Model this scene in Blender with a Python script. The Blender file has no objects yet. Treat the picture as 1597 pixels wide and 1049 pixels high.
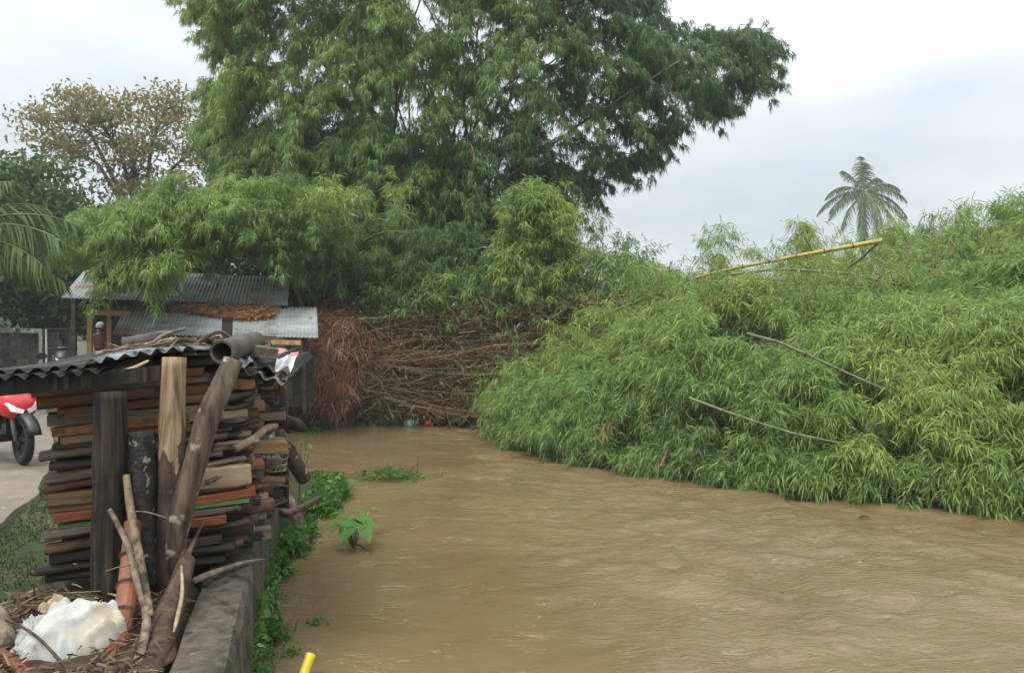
import bpy, math, random
import numpy as np
from mathutils import Vector, Matrix

SC = bpy.context.scene
COL = SC.collection
R = math.radians
rng = np.random.default_rng(11)
random.seed(11)

# ------------------------------------------------------------------ camera
F = 1230.0            # focal length in photo pixels (1597 wide)
CX, HY = 798.5, 510.0 # principal column, horizon row
EYE = 1.56
ZW = -0.60            # water level
cam_d = bpy.data.cameras.new('camera'); cam = bpy.data.objects.new('camera', cam_d)
COL.objects.link(cam); SC.camera = cam
cam.location = (0, 0, EYE); cam.rotation_euler = (R(90), 0, 0)
cam_d.sensor_fit = 'HORIZONTAL'; cam_d.sensor_width = 36.0
cam_d.lens = 36.0 * F / 1597.0
cam_d.shift_y = -14.5 / 1597.0
cam_d.clip_start = 0.05; cam_d.clip_end = 3000

# ------------------------------------------------------------------ sky, sun, exposure
SUN_EL, SUN_AZ = 62.0, 212.0    # degrees; azimuth clockwise from +Y (behind and left of the camera)
world = bpy.data.worlds.new('World'); SC.world = world; world.use_nodes = True
wn, wl = world.node_tree.nodes, world.node_tree.links
wn.clear()
w_out = wn.new('ShaderNodeOutputWorld'); w_bg = wn.new('ShaderNodeBackground')
w_bg.inputs['Strength'].default_value = 0.062
sky = wn.new('ShaderNodeTexSky'); sky.sky_type = 'NISHITA'; sky.sun_disc = False
sky.sun_elevation = R(SUN_EL); sky.sun_rotation = R(SUN_AZ)
tc = wn.new('ShaderNodeTexCoord'); mp = wn.new('ShaderNodeMapping')
mp.inputs['Scale'].default_value = (1.5, 1.5, 5.0)
mp.inputs['Location'].default_value = (0.35, 0.1, 0.2)
cn = wn.new('ShaderNodeTexNoise'); cn.inputs['Scale'].default_value = 1.6
cn.inputs['Detail'].default_value = 6.0; cn.inputs['Roughness'].default_value = 0.5
cr = wn.new('ShaderNodeValToRGB')
cr.color_ramp.elements[0].position = 0.38; cr.color_ramp.elements[0].color = (5.5, 6.05, 6.5, 1)
cr.color_ramp.elements[1].position = 0.62; cr.color_ramp.elements[1].color = (7.5, 7.85, 8.1, 1)
sep = wn.new('ShaderNodeSeparateXYZ')
mz = wn.new('ShaderNodeMapRange')   # overcast sky brightens towards the zenith
mz.interpolation_type = 'SMOOTHSTEP'; mz.inputs['From Min'].default_value = 0.08; mz.inputs['From Max'].default_value = 1.0
mz.inputs['To Min'].default_value = 0.86; mz.inputs['To Max'].default_value = 2.9
mulc = wn.new('ShaderNodeMix'); mulc.data_type = 'RGBA'; mulc.blend_type = 'MULTIPLY'; mulc.inputs['Factor'].default_value = 1.0
mixs = wn.new('ShaderNodeMix'); mixs.data_type = 'RGBA'; mixs.inputs['Factor'].default_value = 0.9
wl.new(tc.outputs['Generated'], mp.inputs['Vector']); wl.new(mp.outputs['Vector'], cn.inputs['Vector'])
wl.new(cn.outputs['Fac'], cr.inputs['Fac'])
wl.new(tc.outputs['Generated'], sep.inputs['Vector']); wl.new(sep.outputs['Z'], mz.inputs['Value'])
wl.new(cr.outputs['Color'], mulc.inputs[6]); wl.new(mz.outputs['Result'], mulc.inputs[7])
wl.new(sky.outputs['Color'], mixs.inputs[6]); wl.new(mulc.outputs[2], mixs.inputs[7])
wl.new(mixs.outputs[2], w_bg.inputs['Color']); wl.new(w_bg.outputs['Background'], w_out.inputs['Surface'])

sun_d = bpy.data.lights.new('sun', 'SUN'); sun_d.energy = 1.5; sun_d.angle = R(28); sun_d.color = (1.0, 0.96, 0.9)
sun = bpy.data.objects.new('sun', sun_d); COL.objects.link(sun)
sv = Vector((math.sin(R(SUN_AZ)) * math.cos(R(SUN_EL)), math.cos(R(SUN_AZ)) * math.cos(R(SUN_EL)), math.sin(R(SUN_EL))))
sun.rotation_euler = (-sv).to_track_quat('-Z', 'Y').to_euler(); sun.location = sv * 60

SC.view_settings.view_transform = 'Standard'; SC.view_settings.look = 'None'
SC.view_settings.exposure = 1.12; SC.view_settings.gamma = 1.0; SC.view_settings.use_curve_mapping = False
SC.cycles.max_bounces = 6; SC.cycles.diffuse_bounces = 3; SC.cycles.glossy_bounces = 2
SC.cycles.transmission_bounces = 3; SC.cycles.transparent_max_bounces = 4
SC.cycles.use_denoising = True

# ------------------------------------------------------------------ helpers
def at(px, py, d):
    """pixel of the photograph + distance -> point"""
    return np.array([(px - CX) / F * d, d, EYE - (py - HY) / F * d])

def tag(o, label=None, cat=None, group=None, kind=None):
    if label: o['label'] = label
    if cat: o['category'] = cat
    if group: o['group'] = group
    if kind: o['kind'] = kind
    return o

def empty(name, loc=(0, 0, 0), rz=0.0):
    o = bpy.data.objects.new(name, None); o.location = loc; o.rotation_euler = (0, 0, rz)
    o.empty_display_size = 0.2
    COL.objects.link(o); return o

def link(name, me, parent=None, loc=None, rot=None):
    o = bpy.data.objects.new(name, me); COL.objects.link(o)
    if parent: o.parent = parent
    if loc is not None: o.location = loc
    if rot is not None: o.rotation_euler = rot
    return o

def mesh_np(name, V, faces, mat=None, smooth=False, tint=None, attrs=None):
    """fast mesh from a vertex array and an (N,k) face array"""
    V = np.asarray(V, dtype=np.float32).reshape(-1, 3); faces = np.asarray(faces, dtype=np.int32)
    n, k = faces.shape
    me = bpy.data.meshes.new(name)
    me.vertices.add(len(V)); me.vertices.foreach_set('co', V.ravel())
    me.loops.add(n * k); me.loops.foreach_set('vertex_index', faces.ravel())
    me.polygons.add(n)
    me.polygons.foreach_set('loop_start', np.arange(0, n * k, k, dtype=np.int32))
    me.polygons.foreach_set('loop_total', np.full(n, k, dtype=np.int32))
    if smooth: me.polygons.foreach_set('use_smooth', np.ones(n, dtype=bool))
    for an, av in (attrs or {}).items():
        a = me.attributes.new(an, 'FLOAT', 'POINT'); a.data.foreach_set('value', np.asarray(av, dtype=np.float32))
    if tint is not None:
        a = me.attributes.new('tint', 'FLOAT', 'POINT'); a.data.foreach_set('value', np.asarray(tint, dtype=np.float32))
    me.update(calc_edges=True); me.validate()
    if mat: me.materials.append(mat)
    return me

class MB:
    """collects shapes for ONE mesh"""
    def __init__(s): s.v = []; s.f = []
    def add(s, vs, fs):
        b = len(s.v); s.v += [tuple(map(float, q)) for q in vs]; s.f += [tuple(b + i for i in q) for q in fs]; return s
    def box(s, c, size, rz=0.0, taper=1.0):
        cx, cy, cz = c; hx, hy, hz = size[0] / 2, size[1] / 2, size[2] / 2
        ca, sa = math.cos(rz), math.sin(rz); vs = []
        for z, t in ((-hz, 1.0), (hz, taper)):
            for x, y in ((-hx, -hy), (hx, -hy), (hx, hy), (-hx, hy)):
                x *= t; y *= t
                vs.append((cx + x * ca - y * sa, cy + x * sa + y * ca, cz + z))
        return s.add(vs, [(3, 2, 1, 0), (4, 5, 6, 7), (0, 1, 5, 4), (1, 2, 6, 5), (2, 3, 7, 6), (3, 0, 4, 7)])
    def loft(s, rings, caps=True, closed=True):
        n = len(rings[0]); vs = [p for r in rings for p in r]; fs = []
        for i in range(len(rings) - 1):
            for j in range(n if closed else n - 1):
                k = (j + 1) % n
                fs.append((i * n + j, i * n + k, (i + 1) * n + k, (i + 1) * n + j))
        if caps:
            fs.append(tuple(range(n - 1, -1, -1))); fs.append(tuple((len(rings) - 1) * n + j for j in range(n)))
        return s.add(vs, fs)
    def tube(s, pts, rad, n=8, caps=True, jit=0.0, squash=1.0):
        pts = [Vector(p) for p in pts]
        if not hasattr(rad, '__len__'): rad = [rad] * len(pts)
        rings = []; up = None
        for i, p in enumerate(pts):
            t = (pts[min(i + 1, len(pts) - 1)] - pts[max(i - 1, 0)]).normalized()
            if up is None:
                up = Vector((0, 0, 1)) if abs(t.z) < 0.9 else Vector((1, 0, 0))
            a = t.cross(up).normalized(); b = a.cross(t).normalized(); up = b
            ring = []
            for j in range(n):
                an = 2 * math.pi * j / n; r = rad[i] * (1 + jit * random.uniform(-1, 1))
                ring.append(p + a * math.cos(an) * r + b * math.sin(an) * r * squash)
            rings.append(ring)
        return s.loft(rings, caps)
    def lathe(s, prof, n=20, axis='y', c=(0, 0, 0)):
        """profile of (radius, along-axis) pairs round an axis, open ended"""
        rings = []
        for k in range(n):
            a = 2 * math.pi * k / n; ring = []
            for r, h in prof:
                if axis == 'y': ring.append((c[0] + r * math.cos(a), c[1] + h, c[2] + r * math.sin(a)))
                else: ring.append((c[0] + r * math.cos(a), c[1] + r * math.sin(a), c[2] + h))
            rings.append(ring)
        m = len(prof); vs = [p for r in rings for p in r]; fs = []
        for i in range(n):
            k = (i + 1) % n
            for j in range(m - 1): fs.append((i * m + j, k * m + j, k * m + j + 1, i * m + j + 1))
        return s.add(vs, fs)
    def mesh(s, name, mat=None, smooth=False):
        me = bpy.data.meshes.new(name); me.from_pydata(s.v, [], s.f); me.update()
        if mat: me.materials.append(mat)
        if smooth: me.polygons.foreach_set('use_smooth', np.ones(len(me.polygons), dtype=bool)); me.update()
        return me
    def build(s, name, mat=None, parent=None, smooth=False, loc=None, rot=None):
        return link(name, s.mesh(name, mat, smooth), parent, loc, rot)

def vnoise(x, y, seed=0):
    """smooth 2-D value noise, -1..1"""
    g = np.random.default_rng(seed).uniform(-1, 1, (257, 257))
    xi, yi = np.floor(x).astype(int), np.floor(y).astype(int); fx, fy = x - xi, y - yi
    fx = fx * fx * (3 - 2 * fx); fy = fy * fy * (3 - 2 * fy)
    a, b = xi % 256, yi % 256
    return (g[a, b] * (1 - fx) + g[a + 1, b] * fx) * (1 - fy) + (g[a, b + 1] * (1 - fx) + g[a + 1, b + 1] * fx) * fy

def nrm(v): return v / (np.linalg.norm(v, axis=-1, keepdims=True) + 1e-9)
def sstep(a, b, x):
    t = np.clip((x - a) / (b - a), 0, 1); return t * t * (3 - 2 * t)

def leaf_mesh(name, B, D, L, W, tint, mat, droop=0.18, tri=False):
    """many leaves, each a bent lance-shaped blade of 2 triangles pairs"""
    N = len(B); Z = np.array([0, 0, 1.0])
    side = nrm(np.cross(D, nrm(rng.normal(size=(N, 3)) + Z * 0.9)))
    L = L[:, None]; W = W[:, None]
    mid = B + D * L * 0.42
    tip = B + D * L - Z * droop * L
    if tri:   # far leaves: one slim blade each
        b0 = B + D * L * 0.12; V = np.stack([b0 - side * W / 2, b0 + side * W / 2, tip], axis=1).reshape(-1, 3)
        return mesh_np(name, V, np.arange(3 * N, dtype=np.int32).reshape(-1, 3), mat, tint=np.repeat(tint, 3))
    V = np.stack([B, mid + side * W / 2, tip, mid - side * W / 2], axis=1).reshape(-1, 3)
    Q = np.arange(4 * N, dtype=np.int32).reshape(-1, 4)
    return mesh_np(name, V, Q, mat, tint=np.repeat(tint, 4))

def stick_mesh(name, P0, P1, r0, r1, mat, tint=None):
    """many straight three-sided sticks"""
    N = len(P0); d = nrm(P1 - P0)
    a = nrm(np.cross(d, nrm(rng.normal(size=(N, 3))))); b = np.cross(d, a)
    V = np.empty((N, 6, 3))
    for k in range(3):
        an = 2 * math.pi * k / 3; o = a * math.cos(an) + b * math.sin(an)
        V[:, k] = P0 + o * np.reshape(r0, (-1, 1)); V[:, 3 + k] = P1 + o * np.reshape(r1, (-1, 1))
    base = (np.arange(N) * 6)[:, None, None]
    Q = (base + np.array([[0, 1, 4, 3], [1, 2, 5, 4], [2, 0, 3, 5]])[None]).reshape(-1, 4)
    return mesh_np(name, V.reshape(-1, 3), Q, mat, tint=None if tint is None else np.repeat(tint, 6))

def blade_mesh(name, B, D, L, W, tint, mat, droop=0.4):
    """grass blades / straps: two bent quads each"""
    N = len(B); Z = np.array([0, 0, 1.0])
    side = nrm(np.cross(D, nrm(rng.normal(size=(N, 3)))))
    L = L[:, None]; W = W[:, None]
    m = B + D * L * 0.5 - Z * L * droop * 0.2; t = B + D * L - Z * L * droop
    V = np.stack([B - side * W / 2, B + side * W / 2, m + side * W * 0.42, m - side * W * 0.42, t + side * W * 0.06, t - side * W * 0.06], axis=1).reshape(-1, 3)
    base = (np.arange(N) * 6)[:, None, None]
    Q = (base + np.array([[0, 1, 2, 3], [3, 2, 4, 5]])[None]).reshape(-1, 4)
    return mesh_np(name, V, Q, mat, tint=np.repeat(tint, 6))

def plumes(S, A, L, tint, nstep=9, ntwig=3, twl=0.5, ntuft=2, nleaf=6, ll=0.2, lw=0.024, sag=0.45, hang=0.75, tsd=0.10):
    """drooping bamboo sprays: axis -> side twigs -> tufts -> leaves. Returns leaf arrays + axis segments + twig segments"""
    N = len(S); Z = np.array([0, 0, 1.0])
    t = (np.arange(nstep) + 0.6) / nstep
    L_ = L[:, None, None]
    base = S[:, None] + A[:, None] * L_ * t[None, :, None] - Z * (sag * L_ * (t ** 2)[None, :, None])
    base = base + rng.normal(size=base.shape) * 0.02
    ax0 = np.concatenate([S[:, None], base[:, :-1]], axis=1).reshape(-1, 3); ax1 = base.reshape(-1, 3)
    ax = (ax0, ax1)
    M = N * nstep * ntwig
    bb = np.repeat(base.reshape(-1, 3), ntwig, axis=0)
    tt = np.repeat(np.tile(t, N), ntwig); aa = np.repeat(np.repeat(A, nstep, axis=0), ntwig, axis=0)
    td = nrm(rng.normal(size=(M, 3)) * np.array([1, 1, 0.55]) + aa * 0.7)
    tl = twl * (1.05 - 0.6 * tt) * rng.uniform(0.4, 1.0, M)
    te = bb + td * tl[:, None] - Z * (0.35 * tl[:, None])
    ti = np.repeat(np.repeat(tint, nstep), ntwig) + rng.normal(size=M) * tsd * 0.6
    K = M * ntuft
    u = np.tile(np.linspace(1.0, 0.5, ntuft), M)
    tb = np.repeat(bb, ntuft, axis=0); tdr = np.repeat(td, ntuft, axis=0); tlr = np.repeat(tl, ntuft)
    tp = tb + tdr * (tlr * u)[:, None] - Z * (0.35 * tlr * u * u)[:, None]
    Q = K * nleaf
    B = np.repeat(tp, nleaf, axis=0) + rng.normal(size=(Q, 3)) * 0.03
    D = nrm(np.repeat(tdr, nleaf, axis=0) * 0.55 + rng.normal(size=(Q, 3)) * 0.5 - Z * hang)
    Ln = ll * rng.uniform(0.6, 1.25, Q); Wn = lw * rng.uniform(0.7, 1.25, Q)
    tn = np.repeat(np.repeat(ti, ntuft), nleaf) + rng.normal(size=Q) * tsd
    # a few dry leaves
    tn = np.where(rng.random(Q) < 0.010, 1.2, np.where(np.repeat(np.repeat(np.repeat(np.repeat(tint, nstep), ntwig), ntuft), nleaf) > 0.95, 1.0, np.clip(tn, 0, 0.88)))
    return (B, D, Ln, Wn, tn), ax, (bb, te)

def in_poly(px, py, poly):
    inside = np.zeros(len(px), bool); n = len(poly); j = n - 1
    for i in range(n):
        xi, yi = poly[i]; xj, yj = poly[j]
        c = ((yi > py) != (yj > py)) & (px < (xj - xi) * (py - yi) / (yj - yi + 1e-12) + xi)
        inside ^= c; j = i
    return inside

def poly_dist(px, py, poly):
    """signed distance to a closed polygon, positive outside"""
    d = np.full(px.shape, 1e9); n = len(poly)
    for i in range(n):
        ax, ay = poly[i]; bx, by = poly[(i + 1) % n]
        ex, ey = bx - ax, by - ay
        t = np.clip(((px - ax) * ex + (py - ay) * ey) / (ex * ex + ey * ey), 0, 1)
        d = np.minimum(d, np.hypot(px - ax - t * ex, py - ay - t * ey))
    ins = in_poly(px.ravel(), py.ravel(), poly).reshape(px.shape)
    return np.where(ins, -d, d)

# ------------------------------------------------------------------ materials
def new_mat(name):
    m = bpy.data.materials.new(name); m.use_nodes = True
    nt = m.node_tree; b = nt.nodes['Principled BSDF']
    return m, nt.nodes, nt.links, b

def ramp(n, stops):
    r = n.new('ShaderNodeValToRGB'); e = r.color_ramp.elements
    while len(e) < len(stops): e.new(0.5)
    for k, (p, c) in enumerate(stops): e[k].position = p; e[k].color = (*c, 1)
    return r

def rough_mat(name, c1, c2, rough=0.7, scale=(6, 6, 6), detail=6, bump=0.3, c3=None, spots=None, vary=0.12, pos=(0.35, 0.65), spec=0.3, bscale=1.0, coord='Object'):
    """two-tone noise colour with relief and a per-object shift; optional stains (colour, scale, threshold)"""
    m, n, l, b = new_mat(name)
    tc = n.new('ShaderNodeTexCoord'); mp = n.new('ShaderNodeMapping'); mp.inputs['Scale'].default_value = scale
    oi = n.new('ShaderNodeObjectInfo')
    off = n.new('ShaderNodeVectorMath'); off.operation = 'SCALE'; off.inputs[0].default_value = (13, 7, 5)
    l.new(oi.outputs['Random'], off.inputs['Scale']); l.new(tc.outputs[coord], mp.inputs['Vector']); l.new(off.outputs[0], mp.inputs['Location'])
    ns = n.new('ShaderNodeTexNoise'); ns.inputs['Scale'].default_value = 1.0; ns.inputs['Detail'].default_value = detail; ns.inputs['Roughness'].default_value = 0.62
    l.new(mp.outputs['Vector'], ns.inputs['Vector'])
    st = [(pos[0], c1), (pos[1], c2)] + ([(min(0.98, pos[1] + 0.15), c3)] if c3 else [])
    rp = ramp(n, st); l.new(ns.outputs['Fac'], rp.inputs['Fac'])
    colour = rp.outputs['Color']
    if spots:
        for (sc_, ss, th) in spots:
            n2 = n.new('ShaderNodeTexNoise'); n2.inputs['Scale'].default_value = ss; n2.inputs['Detail'].default_value = 5
            ad = n.new('ShaderNodeVectorMath'); l.new(tc.outputs[coord], ad.inputs[0]); l.new(off.outputs[0], ad.inputs[1]); l.new(ad.outputs[0], n2.inputs['Vector'])
            mr = n.new('ShaderNodeMapRange'); mr.inputs['From Min'].default_value = th; mr.inputs['From Max'].default_value = th + 0.08
            l.new(n2.outputs['Fac'], mr.inputs['Value'])
            mx = n.new('ShaderNodeMix'); mx.data_type = 'RGBA'; mx.inputs[7].default_value = (*sc_, 1)
            l.new(mr.outputs['Result'], mx.inputs['Factor']); l.new(colour, mx.inputs[6]); colour = mx.outputs[2]
    hs = n.new('ShaderNodeHueSaturation')
    mv = n.new('ShaderNodeMapRange'); mv.inputs['To Min'].default_value = 1 - vary * 2; mv.inputs['To Max'].default_value = 1 + vary * 2
    l.new(oi.outputs['Random'], mv.inputs['Value']); l.new(mv.outputs['Result'], hs.inputs['Value']); l.new(colour, hs.inputs['Color'])
    l.new(hs.outputs['Color'], b.inputs['Base Color'])
    b.inputs['Roughness'].default_value = rough; b.inputs['Specular IOR Level'].default_value = spec
    if bump:
        bp = n.new('ShaderNodeBump'); bp.inputs['Strength'].default_value = bump; bp.inputs['Distance'].default_value = 0.02 * bscale
        l.new(ns.outputs['Fac'], bp.inputs['Height']); l.new(bp.outputs['Normal'], b.inputs['Normal'])
    return m

def leaf_mat(name, stops, trans=0.42, rough=0.5):
    """leaf colour from the 'tint' of each leaf; light passes through"""
    m, n, l, b = new_mat(name)
    at_ = n.new('ShaderNodeAttribute'); at_.attribute_name = 'tint'
    rp = ramp(n, stops); l.new(at_.outputs['Fac'], rp.inputs['Fac'])
    l.new(rp.outputs['Color'], b.inputs['Base Color'])
    b.inputs['Roughness'].default_value = rough; b.inputs['Specular IOR Level'].default_value = 0.25
    tr = n.new('ShaderNodeBsdfTranslucent'); mx = n.new('ShaderNodeMixShader'); mx.inputs[0].default_value = trans
    l.new(rp.outputs['Color'], tr.inputs['Color'])
    l.new(b.outputs[0], mx.inputs[1]); l.new(tr.outputs[0], mx.inputs[2])
    l.new(mx.outputs[0], n['Material Output'].inputs['Surface'])
    return m

def plain(name, c, rough=0.5, metal=0.0, spec=0.5, coat=0.0):
    m, n, l, b = new_mat(name)
    ns = n.new('ShaderNodeTexNoise'); ns.inputs['Scale'].default_value = 9; ns.inputs['Detail'].default_value = 4
    tc = n.new('ShaderNodeTexCoord'); l.new(tc.outputs['Object'], ns.inputs['Vector'])
    rp = ramp(n, [(0.3, tuple(x * 0.82 for x in c)), (0.7, tuple(min(1, x * 1.12) for x in c))])
    l.new(ns.outputs['Fac'], rp.inputs['Fac']); l.new(rp.outputs['Color'], b.inputs['Base Color'])
    mr = n.new('ShaderNodeMapRange'); mr.inputs['To Min'].default_value = max(0.02, rough - 0.12); mr.inputs['To Max'].default_value = min(1, rough + 0.12)
    l.new(ns.outputs['Fac'], mr.inputs['Value']); l.new(mr.outputs['Result'], b.inputs['Roughness'])
    b.inputs['Metallic'].default_value = metal; b.inputs['Specular IOR Level'].default_value = spec
    b.inputs['Coat Weight'].default_value = coat
    return m

G_STOPS = [(0.0, (0.042, 0.082, 0.044)), (0.3, (0.105, 0.190, 0.070)), (0.6, (0.220, 0.335, 0.095)), (0.9, (0.360, 0.430, 0.105)), (1.0, (0.33, 0.235, 0.115))]
M = {}
M['bamboo_leaf'] = leaf_mat('bamboo_leaf', G_STOPS)
M['broad_leaf'] = leaf_mat('broad_leaf', [(0, (0.025, 0.055, 0.02)), (0.5, (0.06, 0.12, 0.03)), (1, (0.16, 0.22, 0.05))])
M['bronze_leaf'] = leaf_mat('bronze_leaf', [(0, (0.09, 0.115, 0.04)), (0.45, (0.22, 0.195, 0.07)), (0.8, (0.38, 0.25, 0.11)), (1, (0.28, 0.27, 0.07))])
M['palm_leaf'] = leaf_mat('palm_leaf', [(0, (0.042, 0.080, 0.024)), (0.6, (0.092, 0.150, 0.040)), (1, (0.22, 0.25, 0.07))], trans=0.3, rough=0.6)
M['weed'] = leaf_mat('weed', [(0, (0.03, 0.085, 0.018)), (0.5, (0.065, 0.165, 0.03)), (0.85, (0.14, 0.25, 0.05)), (1, (0.30, 0.23, 0.11))])
M['grass'] = leaf_mat('grass', [(0, (0.022, 0.05, 0.012)), (0.5, (0.05, 0.095, 0.022)), (1, (0.13, 0.14, 0.045))])
M['dry'] = leaf_mat('dry', [(0, (0.14, 0.065, 0.03)), (0.5, (0.30, 0.15, 0.07)), (1, (0.45, 0.27, 0.14))], trans=0.15)
M['root_fibre'] = leaf_mat('root_fibre', [(0, (0.075, 0.033, 0.018)), (0.5, (0.26, 0.120, 0.068)), (1, (0.48, 0.31, 0.20))], trans=0.0, rough=0.9)
M['root_soil'] = rough_mat('root_soil', (0.07, 0.03, 0.02), (0.18, 0.078, 0.05), 0.95, (4, 4, 4), bump=1.0)
M['twig'] = leaf_mat('twig', [(0, (0.05, 0.033, 0.02)), (0.5, (0.17, 0.115, 0.065)), (1, (0.40, 0.29, 0.17))], trans=0.0, rough=0.8)
def culm_mat(name, c1, c2, ring):
    m = rough_mat(name, c1, c2, 0.45, (0.9, 9, 9), bump=0.15, vary=0.22, spots=[(ring, 2.6, 0.62)])
    return m
M['culm_brown'] = culm_mat('culm_brown', (0.13, 0.080, 0.038), (0.29, 0.18, 0.080), (0.07, 0.045, 0.027))
M['culm_yellow'] = culm_mat('culm_yellow', (0.26, 0.19, 0.045), (0.40, 0.31, 0.085), (0.14, 0.11, 0.04))
M['culm_green'] = culm_mat('culm_green', (0.08, 0.10, 0.042), (0.16, 0.185, 0.085), (0.06, 0.06, 0.03))
M['culm_red'] = rough_mat('culm_red', (0.09, 0.028, 0.014), (0.20, 0.075, 0.038), 0.5, (5, 5, 1.6), bump=0.3, spots=[((0.035, 0.014, 0.01), 5, 0.6)])
M['bark_dark'] = rough_mat('bark_dark', (0.010, 0.008, 0.006), (0.05, 0.038, 0.026), 0.75, (14, 14, 2.2), bump=0.9, spots=[((0.16, 0.13, 0.09), 9, 0.66)])
M['bark'] = rough_mat('bark', (0.04, 0.03, 0.02), (0.12, 0.09, 0.06), 0.85, (10, 10, 2), bump=0.8)
M['post_dark'] = rough_mat('post_dark', (0.006, 0.005, 0.004), (0.045, 0.033, 0.02), 0.7, (26, 26, 1.3), bump=1.0, pos=(0.42, 0.62), c3=(0.12, 0.095, 0.06), spots=[((0.008, 0.007, 0.006), 4, 0.52)])
M['post_pale'] = rough_mat('post_pale', (0.05, 0.036, 0.02), (0.24, 0.17, 0.095), 0.75, (22, 22, 1.8), bump=0.8, pos=(0.36, 0.56), spots=[((0.03, 0.022, 0.015), 4.5, 0.53)])
def barked_post(name):
    m = rough_mat(name, (0.07, 0.05, 0.028), (0.27, 0.19, 0.105), 0.75, (30, 30, 1.8), bump=1.0, pos=(0.36, 0.58))
    n, l = m.node_tree.nodes, m.node_tree.links; b = n['Principled BSDF']; src = b.inputs['Base Color'].links[0].from_socket
    tc = n.new('ShaderNodeTexCoord'); sx = n.new('ShaderNodeSeparateXYZ'); l.new(tc.outputs['Object'], sx.inputs[0])
    mp = n.new('ShaderNodeMapping'); mp.inputs['Scale'].default_value = (9, 9, 3.5); l.new(tc.outputs['Object'], mp.inputs[0])
    ns = n.new('ShaderNodeTexNoise'); ns.inputs['Scale'].default_value = 1.0; ns.inputs['Detail'].default_value = 5; l.new(mp.outputs[0], ns.inputs['Vector'])
    ad = n.new('ShaderNodeMath'); ad.operation = 'MULTIPLY_ADD'; ad.inputs[1].default_value = -1.5; l.new(ns.outputs['Fac'], ad.inputs[0]); l.new(sx.outputs['Z'], ad.inputs[2])
    mr = n.new('ShaderNodeMapRange'); mr.inputs['From Min'].default_value = 0.02; mr.inputs['From Max'].default_value = 0.06; l.new(ad.outputs[0], mr.inputs['Value'])
    rk = ramp(n, [(0.35, (0.02, 0.014, 0.010)), (0.6, (0.075, 0.05, 0.035)), (0.75, (0.2, 0.15, 0.1))]); l.new(ns.outputs['Fac'], rk.inputs['Fac'])
    mx = n.new('ShaderNodeMix'); mx.data_type = 'RGBA'; l.new(mr.outputs['Result'], mx.inputs['Factor']); l.new(rk.outputs['Color'], mx.inputs[6]); l.new(src, mx.inputs[7]); l.new(mx.outputs[2], b.inputs['Base Color'])
    return m
M['post_barked'] = barked_post('post_barked')
M['log_grey'] = rough_mat('log_grey', (0.028, 0.02, 0.014), (0.12, 0.09, 0.06), 0.75, (18, 18, 2.2), bump=0.8, spots=[((0.30, 0.26, 0.2), 10, 0.60)])
M['charred'] = rough_mat('charred', (0.006, 0.005, 0.005), (0.03, 0.022, 0.018), 0.6, (16, 16, 16), bump=1.0, spots=[((0.26, 0.24, 0.21), 20, 0.61)])
def wood(name, c1, c2, **k): return rough_mat(name, c1, c2, k.pop('rough', 0.75), k.pop('scale', (1.6, 22, 22)), bump=0.5, vary=0.2, **k)
M['wood_red'] = wood('wood_red', (0.095, 0.044, 0.024), (0.200, 0.098, 0.054), spots=[((0.03, 0.018, 0.012), 5, 0.60)])
M['wood_tan'] = wood('wood_tan', (0.168, 0.102, 0.054), (0.348, 0.216, 0.120), spots=[((0.05, 0.035, 0.022), 5, 0.60)])
M['wood_orange'] = wood('wood_orange', (0.198, 0.088, 0.033), (0.341, 0.165, 0.066), spots=[((0.07, 0.04, 0.025), 5, 0.6)])
M['wood_grey'] = wood('wood_grey', (0.104, 0.078, 0.055), (0.286, 0.221, 0.156), spots=[((0.03, 0.025, 0.018), 6, 0.56)])
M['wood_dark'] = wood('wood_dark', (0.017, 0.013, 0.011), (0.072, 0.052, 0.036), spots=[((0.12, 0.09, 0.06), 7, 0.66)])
M['wood_pale'] = wood('wood_pale', (0.230, 0.167, 0.103), (0.414, 0.310, 0.196), scale=(2.2, 30, 9), spots=[((0.10, 0.07, 0.045), 5, 0.62)])
M['paint_orange'] = wood('paint_orange', (0.15, 0.042, 0.019), (0.215, 0.066, 0.030), rough=0.5, spots=[((0.20, 0.14, 0.09), 8, 0.63)])
M['paint_green'] = wood('paint_green', (0.085, 0.20, 0.045), (0.15, 0.30, 0.08), rough=0.5, spots=[((0.10, 0.08, 0.05), 8, 0.62)])
M['stick'] = rough_mat('stick', (0.09, 0.065, 0.045), (0.26, 0.20, 0.145), 0.8, (14, 14, 14), bump=0.5, spots=[((0.05, 0.035, 0.025), 7, 0.58)])
M['stick_dark'] = rough_mat('stick_dark', (0.03, 0.018, 0.012), (0.10, 0.06, 0.04), 0.65, (14, 14, 14), bump=0.6)
M['post_yellow'] = rough_mat('post_yellow', (0.20, 0.135, 0.06), (0.38, 0.27, 0.13), 0.7, (10, 10, 2), bump=0.2)
M['concrete'] = rough_mat('concrete', (0.050, 0.043, 0.030), (0.125, 0.105, 0.075), 0.85, (9, 9, 9), detail=9, bump=1.0, spots=[((0.045, 0.046, 0.020), 3.5, 0.52), ((0.030, 0.026, 0.018), 7, 0.57), ((0.17, 0.145, 0.105), 22, 0.64)])
M['block'] = rough_mat('block', (0.045, 0.042, 0.034), (0.11, 0.10, 0.08), 0.95, (7, 7, 7), bump=0.5, spots=[((0.03, 0.035, 0.022), 2.0, 0.52)])  # block grey darkened so the colour carries shade from the trees
M['mortar'] = rough_mat('mortar', (0.05, 0.045, 0.038), (0.10, 0.09, 0.075), 0.95, (9, 9, 9))
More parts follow.
